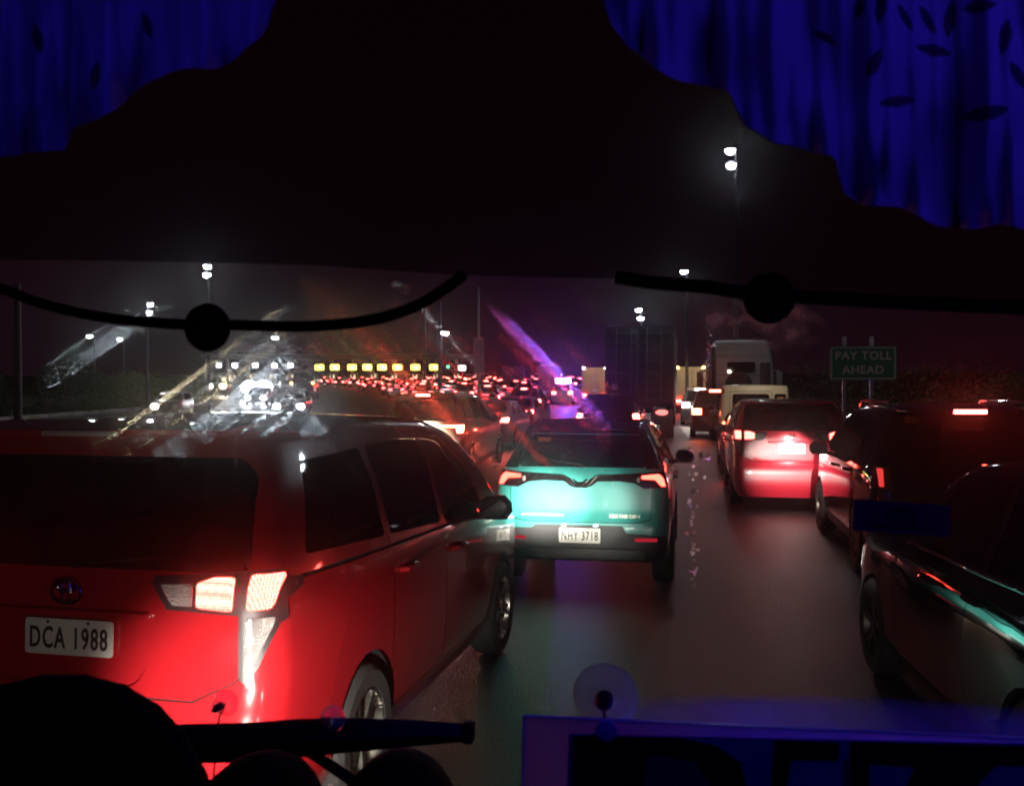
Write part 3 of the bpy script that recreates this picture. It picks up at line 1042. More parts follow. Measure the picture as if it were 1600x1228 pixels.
def far_car(name, paint, brake, high=False):
    """the same car as seen from a long way off: few faces, big lit lamps"""
    root = empty(name)
    if high:
        L, W, H = 4.5, 1.8, 1.75
        prof = [(0, H), (1.5, H), (2.6, H - 0.05), (3.4, 1.15), (L, 0.9)]
        rear = [(0.25, 0.05), (0.4, 0.0), (0.9, 0.0), (1.15, 0.08), (H, 0.35)]
    else:
        L, W, H = 4.3, 1.72, 1.46
        prof = [(0, 1.06), (0.5, 1.08), (1.15, H - 0.06), (1.5, H), (2.2, H), (3.2, 1.0), (L, 0.78)]
        rear = [(0.2, 0.05), (0.35, 0.0), (0.7, 0.0), (1.1, 0.08)]
    hw = W / 2
    zl = 0.95 if high else 0.86
    sh = Shell(L, W, H, prof=prof, width=[(0.2, hw - 0.07), (0.4, hw), (0.9, hw), (1.1, hw - 0.06), (H, hw - 0.26)], rear=rear, front=[(0.3, 0), (1.0, -0.2)],
               plan=[(0, 0.95), (0.6, 1), (3.2, 1), (L, 0.85)], zb=0.24, r_plan=0.2, r_top=0.1, nx=4, ny=12, nz=7)
    sh.cut('rear', [(-hw + 0.25, 1.16), (hw - 0.25, 1.16), (hw - 0.33, H - 0.1), (-hw + 0.33, H - 0.1)], 'rear_window', GLASS, off=-0.004)
    sh.sides([(0.9, 1.14), (2.7, 1.1), (2.2, H - 0.1), (1.3, H - 0.1)], 'side_window', GLASS, off=-0.003)
    sh.mirror('rear', [(hw - 0.40, zl + 0.12), (hw - 0.40, zl - 0.09), (hw - 0.08, zl - 0.09), (hw - 0.08, zl + 0.12)], 'brake_lens', brake, off=0.012, thick=0.012)
    sh.finish(root, paint)
    for y in (0.85, L - 0.85):
        for s in (-1, 1):
            wheel(root, s * (hw - 0.09), y, 0.33, side=s, cheap=True)
    MB().box((0, 0.0, 0.72), (0.39, 0.02, 0.14), bev=0.004).build('number_plate', PLATE, root)
    if high:
        MB().box((0, 0.28, H - 0.03), (0.42, 0.05, 0.07), bev=0.01).build('stop_lamp', brake, root)
    else:
        MB().box((0, 0.95, H - 0.16), (0.40, 0.05, 0.07), bev=0.01).build('stop_lamp', brake, root)
    return root
# ------------------------------------------------------------------ the ground
def sheet(name, pts, z, m, kind='structure', label=None):
    me = bpy.data.meshes.new(name)
    vs, fs = [], []
    for sg in (-1, 1):                       # split where the climb begins
        out = []
        for (x0, y0), (x1, y1) in zip(pts, pts[1:] + pts[:1]):
            a, b = (y0 - 55.0) * sg, (y1 - 55.0) * sg
            if a >= 0:
                out.append((x0, y0))
            if (a > 0) != (b > 0) and abs(a - b) > 1e-9 and a != 0 and b != 0:
                t = a / (a - b)
                out.append((x0 + (x1 - x0) * t, 55.0))
        if len(out) > 2:
            fs.append(list(range(len(vs), len(vs) + len(out))))
            vs += [(x, y, z + rise(y)) for x, y in out]
    me.from_pydata(vs, [], fs)
    me.materials.append(m)
    o = bpy.data.objects.new(name, me)
    COL.objects.link(o)
    o['kind'] = kind
    if label:
        o['label'] = label
    return o


def asphalt():
    m = bpy.data.materials.new('asphalt')
    m.use_nodes = True
    nt = m.node_tree
    b = nt.nodes['Principled BSDF']
    tc = nt.nodes.new('ShaderNodeTexCoord')
    n1 = nt.nodes.new('ShaderNodeTexNoise')
    n1.inputs['Scale'].default_value = 0.35
    n1.inputs['Detail'].default_value = 8
    n1.inputs['Roughness'].default_value = 0.78
    mp = nt.nodes.new('ShaderNodeMapping')
    mp.inputs['Scale'].default_value = (1.0, 0.25, 1.0)
    nt.links.new(tc.outputs['Object'], mp.inputs['Vector'])
    nt.links.new(mp.outputs[0], n1.inputs['Vector'])
    n2 = nt.nodes.new('ShaderNodeTexNoise')
    n2.inputs['Scale'].default_value = 55
    n2.inputs['Detail'].default_value = 4
    nt.links.new(tc.outputs['Object'], n2.inputs['Vector'])
    cr = nt.nodes.new('ShaderNodeValToRGB')
    cr.color_ramp.elements[0].position = 0.36
    cr.color_ramp.elements[0].color = (0.014, 0.012, 0.011, 1)
    cr.color_ramp.elements[1].position = 0.64
    cr.color_ramp.elements[1].color = (0.075, 0.066, 0.060, 1)
    nt.links.new(n1.outputs['Fac'], cr.inputs[0])
    mx = nt.nodes.new('ShaderNodeMix')
    mx.data_type = 'RGBA'
    mx.blend_type = 'MULTIPLY'
    mx.inputs[0].default_value = 0.6
    nt.links.new(cr.outputs[0], mx.inputs[6])
    nt.links.new(n2.outputs['Color'], mx.inputs[7])
    nt.links.new(mx.outputs[2], b.inputs['Base Color'])
    mr = nt.nodes.new('ShaderNodeMapRange')
    mr.inputs[3].default_value = 0.30
    mr.inputs[4].default_value = 0.62
    nt.links.new(n1.outputs['Fac'], mr.inputs[0])
    nt.links.new(mr.outputs[0], b.inputs['Roughness'])
    bp = nt.nodes.new('ShaderNodeBump')
    bp.inputs['Strength'].default_value = 0.5
    bp.inputs['Distance'].default_value = 0.02
    nt.links.new(n2.outputs['Fac'], bp.inputs['Height'])
    nt.links.new(bp.outputs[0], b.inputs['Normal'])
    return m


ASPHALT = asphalt()
EARTH = mat('earth', (0.030, 0.036, 0.016), 0.95, noise=0.5, nscale=0.5, bump=0.6, bscale=8)
sheet('ground', [(-900, -60), (900, -60), (900, 1500), (-900, 1500)], -0.012, EARTH)
kl = [G(-700, 20), G(-60, 50), G(330, 84), G(345, 300)]          # left edge of the road
kr = [(9.2, -30), (9.2, 60), (12.0, 120), (30, 600)]
sheet('road', [(kl[0].x, -30)] + [(p.x, p.y) for p in (kr and [])] + [(kr[0][0], kr[0][1]), kr[1], kr[2], kr[3], (-260, 600), (kl[3].x, kl[3].y), (kl[2].x, kl[2].y), (kl[1].x, kl[1].y), (kl[0].x, kl[0].y)], 0.0, ASPHALT)
CONC = mat('kerb_concrete', (0.26, 0.25, 0.235), 0.85, noise=0.3, nscale=2, bump=0.4, bscale=30)


def kerb(a, b, name='kerb'):
    """a run of kerb stones with open joints"""
    a, b = Vector(a), Vector(b)
    root = empty(name)
    root['kind'] = 'structure'
    d = b - a
    n = max(1, int(d.length / 2.0))
    rz = math.atan2(d.y, d.x)
    st = MB().box((0, 0, 0.04), (d.length / n - 0.03, 0.3, 0.26), bev=0.03).mesh('kerb_stone', CONC)
    for i in range(n):
        o = bpy.data.objects.new('kerb_stone', st)
        COL.objects.link(o)
        o.parent = root
        p = a + d * ((i + 0.5) / n)
        o.location = (p.x, p.y, p.z + 0.01 * random.random())
        o.rotation_euler = (0, 0, rz)
    return root


kerb(kl[1], kl[2])
kerb(Vector((9.2, 8, 0)), Vector((9.2, 60, 0)))
LINE = mat('road_paint', (0.42, 0.42, 0.38), 0.7, noise=0.45, nscale=6)


def paint_lines():
    root = empty('lane_marking')
    root['kind'] = 'structure'
    me = MB().add([(-0.06, -1.5, 0), (0.06, -1.5, 0), (0.06, 1.5, 0), (-0.06, 1.5, 0)], [(0, 1, 2, 3)]).mesh('lane_dash', LINE)
    for x in (-3.45, 2.35, 5.85):
        for k in range(5):
            o = bpy.data.objects.new('lane_dash', me)
            COL.objects.link(o)
            o.parent = root
            o.location = (x, 6 + k * 9.0, 0.004)


paint_lines()
BANDM = mat('concrete_band', (0.21, 0.20, 0.185), 0.8, noise=0.3, nscale=3)
for d0, w in ((22.8, 0.9), (31.5, 1.0)):
    y = d0
    sheet('rumble_strip', [(2.4, y), (5.8, y), (5.8, y + w), (2.4, y + w)], 0.004, BANDM)

# grass on the left verge
def grass(name, quad, n, h, label, seed):
    rnd = random.Random(seed)
    m = mat('grass_blades', (0.05, 0.085, 0.02), 0.8, noise=0.6, nscale=1.2)
    v, f = [], []
    a, b, c, d = [Vector(q) for q in quad]
    for i in range(n):
        s, t = rnd.random(), rnd.random()
        p = a.lerp(b, s).lerp(d.lerp(c, s), t)
        an = rnd.random() * math.pi
        w = 0.05 + 0.06 * rnd.random()
        u = Vector((math.cos(an), math.sin(an), 0)) * w
        hh = h * (0.5 + rnd.random())
        k = len(v)
        v += [tuple(p - u), tuple(p + u), tuple(p + Vector((rnd.uniform(-.1, .1), rnd.uniform(-.1, .1), hh)))]
        f.append((k, k + 1, k + 2))
    me = bpy.data.meshes.new(name)
    me.from_pydata(v, [], f)
    me.materials.append(m)
    o = bpy.data.objects.new(name, me)
    COL.objects.link(o)
    tag(o, label, 'grass', kind='stuff')


grass('verge_grass', (kl[1] + Vector((-0.3, 0, 0)), kl[2] + Vector((-0.3, 0, 0)), kl[2] + Vector((-9, 4, 0)), kl[1] + Vector((-12, 0, 0))), 9000, 0.16, 'short grass on the verge behind the left kerb', 3)


# ------------------------------------------------------------------ shrubs
LEAFM = [mat('leaf_green_%d' % i, c, 0.6, noise=0.4, nscale=3) for i, c in enumerate(((0.05, 0.09, 0.022), (0.035, 0.065, 0.018), (0.07, 0.10, 0.03)))]
BARK = mat('bark', (0.08, 0.06, 0.045), 0.9, noise=0.4, nscale=10, bump=0.5, bscale=40)


def shrub(name, base, rx, h, label, seed, lm=0, n=2600, cat='shrub', group=None):
    rnd = random.Random(seed)
    root = empty(name, base)
    v, f = [], []
    clumps = []
    for i in range(16):
        a, r = rnd.random() * 6.283, rx * math.sqrt(rnd.random()) * 0.8
        clumps.append((Vector((r * math.cos(a), r * math.sin(a) * 0.7, h * (0.25 + 0.62 * rnd.random() * (1 - 0.4 * r / rx)))), rx * (0.22 + 0.2 * rnd.random())))
    for i in range(n):
        c, r = clumps[rnd.randrange(len(clumps))]
        d = Vector((rnd.gauss(0, 1), rnd.gauss(0, 1), rnd.gauss(0, 1))).normalized() * r * (0.55 + 0.5 * rnd.random())
        p = c + Vector((d.x, d.y, d.z * 0.75))
        if p.z < 0.02:
            continue
        u = Vector((rnd.gauss(0, 1), rnd.gauss(0, 1), rnd.gauss(0, 1))).normalized()
        w = u.orthogonal().normalized()
        s = 0.06 + 0.10 * rnd.random()
        k = len(v)
        v += [tuple(p - u * s), tuple(p + w * s * 0.45), tuple(p + u * s), tuple(p - w * s * 0.45)]
        f.append((k, k + 1, k + 2, k + 3))
    me = bpy.data.meshes.new('crown')
    me.from_pydata(v, [], f)
    me.materials.append(LEAFM[lm])
    o = bpy.data.objects.new('crown', me)
    COL.objects.link(o)
    o.parent = root
    t = MB()
    for i in range(5):
        c = clumps[i][0]
        t.tube([(rnd.uniform(-.1, .1), rnd.uniform(-.1, .1), 0), c * 0.5 + Vector((rnd.uniform(-.1, .1), 0, 0)), c], [0.05, 0.035, 0.012], 6)
    t.build('trunk', BARK, root)
    tag(root, label, cat, group)
    return root


for i, (px, d, rx, h, lab) in enumerate((
        (-40, 62, 3.0, 3.0, 'dark shrub cut off by the left edge of the picture'),
        (110, 64, 3.4, 3.3, 'broad green shrub just right of the thick dark pole'),
        (205, 70, 3.4, 2.7, 'low dark shrub in the middle of the left hedge'),
        (285, 82, 3.4, 2.9, 'dark shrub at the right end of the left hedge'))):
    shrub('shrub', G(px, d), rx, h, lab, 20 + i, lm=i % 3, group='shrubs on the left verge')
for i, (px, d, rx, h, lab) in enumerate(((1290, 52, 3.2, 3.0, 'dark bush behind the left post of the green sign'), (1450, 46, 3.4, 3.4, 'dark bush to the right of the green sign'), (1570, 40, 3.0, 3.0, 'dark bush behind the lit brake lamp of the black SUV'))):
    shrub('roadside_bush', G(px, d), rx, h, lab, 40 + i, lm=i % 3, cat='bush', group='bushes on the right verge')

# ------------------------------------------------------------------ road sign
STEEL = mat('galvanised_steel', (0.33, 0.33, 0.33), 0.45, 0.7, noise=0.2, nscale=12)
GREEN = mat('sign_green', (0.008, 0.24, 0.11), 0.45, noise=0.12, nscale=3)
WHITE = mat('sign_white', (0.72, 0.74, 0.72), 0.5, noise=0.05)
sd = 37.0
sc = P(1348.5, 567.5, sd)
sign = empty('road_sign', (sc.x, sc.y, 0), YAW * 0.4)
sw, shh, zc = 101.0 / FPX * sd, 53.0 / FPX * sd, sc.z
MB().prism(rounded([(-sw / 2, -shh / 2), (sw / 2, -shh / 2), (sw / 2, shh / 2), (-sw / 2, shh / 2)], 0.05), Matrix.Translation((0, 0, zc)) @ FACE_Y, 0.03).build('panel', GREEN, sign)
bd = MB()
for (cx, cz, lx, lz) in ((0, shh / 2 - 0.06, sw - 0.1, 0.035), (0, -shh / 2 + 0.06, sw - 0.1, 0.035), (-sw / 2 + 0.06, 0, 0.035, shh - 0.155), (sw / 2 - 0.06, 0, 0.035, shh - 0.155)):
    bd.box((cx, -0.032, zc + cz), (lx, 0.004, lz))
bd.build('border', WHITE, sign)
for k, s in enumerate(('PAY TOLL', 'AHEAD')):
    text('lettering', s, 0.43, WHITE, sign, Matrix.Translation((0.0, -0.033, zc + (0.27, -0.26)[k])) @ FACE_Y, 0.004, squeeze=1.02, bold=0.008, spacing=1.06)
for px in (1320.5, 1362.0):
    x = (px - 1348.5) / FPX * sd
    MB().box((x, 0.06, zc / 2 + 0.5), (0.13, 0.1, zc + 1.0 - 0.0), bev=0.01).build('post', STEEL, sign)
tag(sign, 'green road sign reading PAY TOLL AHEAD on two steel posts', 'road sign')

# ------------------------------------------------------------------ street lamps
POLE = mat('pole_paint', (0.07, 0.07, 0.07), 0.5, 0.4, noise=0.2)
LAMPW = glow('street_lamp_lit', (0.78, 0.90, 1.0), 110)


def street_lamp(px, d, heads, label, size=0.5, energy=0.0, pole_px=None, mat_=None):
    """heads: list of (px, py) of the lit heads"""
    base = G(pole_px if pole_px is not None else px, d)
    root = empty('street_lamp', base)
    top = max(P(x, y, d).z for x, y in heads) + 0.25 - base.z
    MB().tube([(0, 0, 0), (0, 0, 0.6), (0, 0, top)], [0.16, 0.11, 0.06], 10).build('pole', POLE, root)
    for i, (x, y) in enumerate(heads):
        p = P(x, y, d) - base
        out = Vector((p.x, p.y, 0))
        MB().tube([(0, 0, p.z - 0.35), (p.x * 0.4, p.y * 0.4, p.z + 0.05), (p.x, p.y, p.z + 0.16)], 0.035, 6).build('arm', POLE, root)
        h = MB()
        h.lathe([(0.0, 0.13), (size * 0.35, 0.11), (size * 0.52, 0.0)], Matrix.Translation((p.x, p.y, p.z + 0.03)), 14)
        ho = h.build('lamp_head', POLE, root)
        MB().lathe([(size * 0.5, 0.03), (size * 0.46, -0.08), (size * 0.28, -0.16), (0.0, -0.19)], Matrix.Translation((p.x, p.y, p.z)), 14).build('lamp_glass', mat_ or LAMPW, ho)
        if energy:
            lamp('lamp_light', 'SPOT', energy, (0.85, 0.93, 1.0), (p.x, p.y, p.z - 0.25), root, target=(p.x, p.y, 0), spot_size=2.5, spot_blend=0.6, shadow_soft_size=0.2)
    tag(root, label, 'street lamp', 'street lamps along the road')
    return root


street_lamp(1147, 40.6, [(1141, 235), (1143, 258)], 'tall street lamp with two bright white heads below the curtain', 0.43, 120, 1150)
street_lamp(1800, 27, [(1745, 120)], 'added unseen street lamp beyond the right edge that lights the green sign', 0.36, 110, 1810)  # out of view, added to brighten the toll sign
street_lamp(1070, 62, [(1069, 424)], 'street lamp showing just above the dark cord on the right', 0.5, 120, 1073)
street_lamp(1001, 78, [(998, 484), (1001, 497)], 'street lamp with stacked white heads over the container truck', 0.5, 120, 1002)
street_lamp(695, 100, [(695, 520)], 'street lamp with one white head above the toll queue', 0.75, 120, 690)
street_lamp(325, 58, [(324, 416), (323, 429)], 'street lamp with two heads above the round knob of the cord', 0.42, 160, 326)
street_lamp(231, 66, [(235, 475), (233, 488)], 'slim street lamp pole left of the round knob of the cord', 0.34, 120, 230)
street_lamp(140, 105, [(140, 525)], 'leftmost of the small distant street lamps', 0.55, 0, 148)
street_lamp(187, 110, [(187, 530)], 'small distant street lamp above the left hedge', 0.45, 0, 194)
street_lamp(430, 130, [(430, 528)], 'street lamp right of the round knob above the headlights', 0.8, 120, 436)

# plain poles
o = MB().tube([G(28, 48) + Vector((0, 0, 0)), G(28, 48) + Vector((0, 0, 6.8))], [0.19, 0.15], 12).build('utility_pole', mat('pole_concrete', (0.24, 0.23, 0.21), 0.9, noise=0.3, nscale=3))
tag(o, 'thick dark utility pole in front of the left hedge', 'pole')
bp_ = G(748, 60)
bpole = empty('banner_pole', bp_)
MB().tube([(0, 0, 0), (0, 0, P(749, 449, 60).z - bp_.z)], [0.10, 0.05], 10).build('pole', STEEL, bpole)
zt, zb = P(749, 529, 60).z - bp_.z, P(749, 583, 60).z - bp_.z
bm_ = mat('banner_cloth', (0.22, 0.30, 0.42), 0.8, noise=0.5, nscale=2.5)
MB().box((0.05, -0.12, (zt + zb) / 2), (0.62, 0.012, zt - zb), bev=0.003).build('banner', bm_, bpole)
for z in (zt, zb):
    MB().tube([(-0.28, -0.12, z), (0.38, -0.12, z)], 0.02, 6).build('banner_rod', STEEL, bpole)
tag(bpole, 'slim pole carrying a pale upright banner above the queue', 'pole')
for px, d, top, lab in ((663, 120, 470, 'dark mast behind the right end of the cord'), (687, 95, 470, 'second dark mast left of the banner pole')):
    o = MB().tube([G(px, d), Vector((G(px, d).x, G(px, d).y, P(px, top, d).z))], [0.22, 0.14], 10).build('mast', POLE)
    tag(o, lab, 'mast')

# ------------------------------------------------------------------ toll plaza
TD = 255.0
CANOPY = mat('canopy_grey', (0.10, 0.10, 0.11), 0.7, noise=0.2)
a0, a1 = P(318, 560, TD), P(745, 560, TD)
ax_ = (a1 - a0)
plaza = empty('toll_plaza', ((a0.x + a1.x) / 2, (a0.y + a1.y) / 2, rise((a0.y + a1.y) / 2)), YAW)
wl = ax_.length
zr = 6.4
ZR = zr + rise((a0.y + a1.y) / 2)
MB().box((0, 6, zr + 0.45), (wl, 14, 0.7), bev=0.1).build('roof', CANOPY, plaza)
MB().box((0, -1.2, zr + 0.3), (wl + 0.4, 0.25, 1.3), bev=0.05).build('fascia', mat('fascia_paint', (0.16, 0.16, 0.18), 0.6, noise=0.1), plaza)
colm = MB().tube([(0, 0, 0), (0, 0, zr)], 0.28, 10).mesh('column', mat('column_paint', (0.35, 0.33, 0.28), 0.7, noise=0.2))
boothm = MB().box((0, 0, 1.35), (1.7, 2.6, 2.5), bev=0.12).mesh('booth', mat('booth_paint', (0.45, 0.42, 0.34), 0.6, noise=0.1))
bwin = MB().box((0, -1.31, 1.75), (1.2, 0.03, 0.9), bev=0.02).mesh('booth_window', glow('booth_window_lit', (1.0, 0.85, 0.55), 1.2))
n = 13
for i in range(n + 1):
    x = -wl / 2 + wl * i / n
    for nmx, me in (('column', colm), ('booth', boothm)):
        o = bpy.data.objects.new(nmx, me)
        COL.objects.link(o)
        o.parent = plaza
        o.location = (x, 5 if nmx == 'booth' else 3, 0)
        if nmx == 'booth':
            q = bpy.data.objects.new('booth_window', bwin)
            COL.objects.link(q)
            q.parent = o
tag(plaza, 'long dark toll plaza canopy across the road in the distance', 'toll plaza')
YEL = glow('lane_sign_yellow', (0.95, 0.92, 0.10), 5.5)
GRN = glow('lane_sign_green', (0.1, 0.9, 0.35), 4)
CYW = glow('lane_sign_white', (0.75, 1.0, 0.95), 9)
DARKBOX = mat('sign_box', (0.03, 0.03, 0.03), 0.6)


def lane_sign(px, py, w, h, m, label, group=None, inner=None):
    p = P(px, py, TD - 4)
    root = empty('lane_sign', p, YAW)
    MB().box((0, 0.15, 0), (w + 0.25, 0.25, h + 0.25), bev=0.04).build('box', DARKBOX, root)
    MB().prism(rounded([(-w / 2, -h / 2), (w / 2, -h / 2), (w / 2, h / 2), (-w / 2, h / 2)], 0.3), FACE_Y, 0.03).build('lit_face', m, root)
    if inner:
        MB().box((0.12 * w, -0.04, 0), (w * 0.35, 0.02, h * 0.5), bev=0.01).build('lit_symbol', inner, root)
    MB().tube([(0, 0.15, h / 2), (0, 0.15, ZR + 0.2 - p.z)], 0.06, 6).build('hanger', CANOPY, root)
    tag(root, label, 'toll sign', group)


ORD = ['leftmost', 'second', 'third', 'fourth', 'fifth', 'sixth', 'seventh', 'eighth']
PALE = glow('lane_sign_pale', (1.0, 1.0, 0.75), 16)
for i, px in enumerate((499, 523, 550, 574, 597, 621, 649, 678)):
    lane_sign(px, 574, 2.3, 1.45, YEL, 'yellow lit lane sign, %s from the left of the eight' % ORD[i], 'yellow lane signs of the toll plaza', PALE if i in (1, 3, 4, 5) else GRN)
lane_sign(700, 573, 0.8, 0.7, GRN, 'tiny green lit lane sign right of the yellow ones', None)
lane_sign(722, 575, 1.8, 1.2, CYW, 'white lit lane sign at the right end of the plaza', None)
FLOOD = glow('floodlight_lit', (0.75, 0.92, 1.0), 70)
for i, px in enumerate((342, 367, 399, 429, 454)):
    p = P(px, 571, TD - 30)
    root = empty('canopy_floodlight', p, YAW)
    MB().box((0, 0.2, 0), (1.3, 0.35, 1.1), bev=0.06).build('housing', DARKBOX, root)
    MB().prism(rounded([(-0.5, -0.4), (0.5, -0.4), (0.5, 0.4), (-0.5, 0.4)], 0.2), Matrix.Translation((0, 0.0, 0)) @ FACE_Y, 0.03).build('lit_face', FLOOD if i else glow('flood_dim', (0.7, 0.85, 1.0), 20), root)
    MB().tube([(0, 0.2, 0.5), (0, 0.3, ZR + 0.1 - p.z + 1)], 0.08, 6).build('bracket', CANOPY, root)
    tag(root, 'white canopy floodlight, %s from the left above the oncoming traffic' % ORD[i], 'floodlight', 'floodlights left of the toll signs')
# ------------------------------------------------------------------ traffic
def place(root, px, d, vp=1080.0):
    """rear centre under image column px at depth d, driving towards the vanishing point vp"""
    root.location = G(px, d)
    root.rotation_euler = (0, 0, YAW - math.atan((vp - 800.0) / FPX))
    return root


def paint(name, col, rough=0.3, metal=0.0):
    return mat(name, col, rough, metal, coat=1.0)


RED_PAINT = paint('red_paint', (0.32, 0.008, 0.012), 0.2)
BLACK_PAINT = paint('black_paint', (0.005, 0.0045, 0.005), 0.06)
r = mpv('red_van', RED_PAINT, 'DCA 1988', 34, 34)
place(r, 88, 3.83, 1150)
tag(r, 'red family van with plate DCA 1988 filling the lower left', 'van')

r = taxi_crossover('teal_taxi')
place(r, 906, 9.35, 1075)
tag(r, 'teal crossover taxi with plate NHY 3718 straight ahead', 'taxi')

r = mpv('red_van', paint('bright_red_paint', (0.56, 0.018, 0.04), 0.3), None, 70, 60, plate_mat=glow('glowing_plate', (1.0, 0.93, 0.86), 14), H=1.70)  # plate glows by itself in place of light falling on it
place(r, 1238, 15.2, 1085)
tag(r, 'red family van with a glaring white plate in the right lane', 'van')
MB().box((-0.47, 0.235, 1.55), (0.13, 0.006, 0.07), rx=-0.4).build('window_sticker', mat('sticker_yellow', (0.5, 0.26, 0.03), 0.6), r)
lamp('tail_fill_light', 'SPOT', 40, (1, 0.9, 0.82), (0, -0.35, 1.25), r, target=(0, 0.05, 0.85), spot_size=1.6, spot_blend=0.8, shadow_soft_size=0.05)  # added spot hung behind the van to brighten plate and garnish

STOP = glow('stop_lamp_lit', RED_L, 110)
r = suv('black_suv', BLACK_PAINT, glow('suv_side_lamp', (1.0, 0.06, 0.05), 0.9), STOP, None, L=4.75, W=1.9, H=1.75, lamp_style='slim')
place(r, 1525, 9.3, 1075)
tag(r, 'glossy black SUV on the right with its high brake lamp lit', 'suv')
MB().box((-0.50, 0.335, 1.62), (0.13, 0.006, 0.07), rx=-0.5).build('window_sticker', mat('sticker_yellow', (0.5, 0.26, 0.03), 0.6), r)

r = sedan('black_sedan', BLACK_PAINT, RED_OFF, None, H=1.56)
# front left corner far away, rear out of the frame on the right
place(r, 0, 1, 965)
ang = r.rotation_euler.z
fl = G(1334, 7.6)
Rz = Matrix.Rotation(ang, 3, 'Z')
r.location = fl - Rz @ Vector((-0.80, 4.45, 0))
tag(r, 'glossy black sedan closest on the right, cut off by the frame', 'sedan')

r = suv('white_suv', paint('pearl_paint', (0.50, 0.44, 0.38), 0.35), glow('bar_lamp_lit', (1.0, 0.11, 0.05), 75), glow('stop_lamp_lit2', RED_L, 140), None, L=4.8, W=1.86, H=1.78, fog=True, res=0.8)
place(r, 657, 20.5, 1085)
tag(r, 'pale champagne SUV with slim lit tail lamps ahead of the red van', 'suv')
lamp('tail_fill_light', 'SPOT', 420, (1, 0.85, 0.6), (0, -0.5, 1.3), r, target=(0, 0.1, 0.6), spot_size=1.8, spot_blend=0.8, shadow_soft_size=0.05)  # added spot hung behind the SUV to brighten its lower body

BLK = glow('block_lamp_lit', RED_L, 90)
r = suv('dark_suv', paint('dark_maroon_paint', (0.02, 0.010, 0.011), 0.22), BLK, None, None, L=4.6, W=1.80, H=1.68, lamp_style='block', res=0.7, roof_rails=False)
place(r, 949, 27.0, 1070)
tag(r, 'dark SUV ahead of the teal taxi with two round lit tail lamps', 'suv')

r = sedan('silver_sedan', paint('silver_paint', (0.42, 0.40, 0.40), 0.3, 0.6), glow('sed_lamp_a', RED_L, 110), None, res=0.7)
place(r, 752, 29.5, 1080)
tag(r, 'silver sedan half hidden behind the champagne SUV', 'sedan')
r = sedan('red_sedan', paint('deep_red_paint', (0.30, 0.008, 0.012), 0.3), glow('sed_lamp_b', RED_L, 110), None, res=0.7)
place(r, 800, 38, 1060)
tag(r, 'red sedan between the silver sedan and the dark SUV', 'sedan')
r = suv('maroon_suv', paint('maroon_paint', (0.10, 0.006, 0.008), 0.3), glow('mar_lamp', RED_L, 100), glow('mar_stop', RED_L, 140), None, res=0.6, lamp_style='block')
place(r, 818, 52, 1040)
tag(r, 'maroon SUV with a wide lit brake lamp beyond the red sedan', 'suv')
r = sedan('black_sedan', paint('black_paint_far', (0.012, 0.010, 0.011), 0.2), glow('sed_lamp_c', RED_L, 70), None, res=0.6, H=1.42)
place(r, 1196, 20.5, 1085)
tag(r, 'dark sedan mostly hidden behind the right lane red van', 'sedan')


# ---- white box jeep in the right lane
def box_jeep(name):
    root = empty(name)
    cream = mat('cream_paint', (0.62, 0.55, 0.42), 0.4, coat=0.5, noise=0.1, nscale=2)
    L, W, H = 4.3, 1.74, 1.93
    hw = W / 2
    sh = Shell(L, W, H, prof=[(0, H), (2.6, H), (3.0, 1.25), (L, 1.1)], width=[(0.3, hw), (1.1, hw), (1.9, hw - 0.05)], rear=[(0.3, 0.0), (2, 0.04)], front=[(0.3, 0.0), (1.2, -0.05)],
               plan=[(0, 0.98), (0.4, 1), (L, 0.92)], zb=0.45, r_plan=0.08, r_top=0.08, nx=8, ny=20, nz=12)
    ax = (0.95, 3.4)
    sh.arches(ax, 0.42, 0.40)
    sh.cut('rear', rounded([(-0.56, 1.12), (0.35, 1.12), (0.35, 1.72), (-0.56, 1.72)], 0.07), 'rear_window', GLASS, off=-0.01, thick=0.012)
    sh.cut('rear', rounded([(0.47, 1.12), (0.76, 1.12), (0.76, 1.72), (0.47, 1.72)], 0.06), 'rear_window', GLASS, off=-0.01, thick=0.012)
    for y0, y1 in ((0.25, 1.15), (1.25, 2.05), (2.13, 2.75)):
        sh.sides(rounded([(y0, 1.15), (y1, 1.15), (y1, 1.72), (y0, 1.72)], 0.05, 2), 'side_window', GLASS, off=-0.008, thick=0.01)
    sh.line('rear', [(-0.62, 0.6), (-0.62, 1.78), (0.41, 1.78), (0.41, 0.6)], 0.01)
    sh.finish(root, cream)
    wheels(root, ax, 0.76, 0.38)
    for s in (-1, 1):
        MB().box((s * 0.72, -0.01, 0.80), (0.13, 0.05, 0.22), bev=0.015).build('tail_lamp', glow('jeep_lamp', RED_L, 6), root)
    MB().box((-0.80, -0.005, 1.78), (0.10, 0.05, 0.10), bev=0.02).build('corner_lamp', RED_OFF, root)
    MB().box((0.62, -0.008, 1.60), (0.14, 0.004, 0.09)).build('window_sticker', mat('sticker_yellow', (0.5, 0.26, 0.03), 0.6), root)
    MB().box((0, -0.06, 0.52), (1.7, 0.12, 0.16), bev=0.03).build('bumper', BLACK_PLASTIC, root)
    number_plate(root, None, (0, -0.02, 0.85))
    mirrors(root, 0.9, 2.95, 1.3, BLACK_PLASTIC, cheap=True)
    return root


r = box_jeep('box_jeep')
place(r, 1180, 25.0, 1085)
tag(r, 'cream box jeep with two rear windows in front of the truck cab', 'jeep')
place_light = lamp('jeep_fill_light', 'SPOT', 75, (1, 0.86, 0.62), (0.2, -2.0, 2.6), r, target=(0, 0, 1.3), spot_size=1.4, spot_blend=0.9, shadow_soft_size=0.1)  # added spot in the air behind the jeep to brighten its back


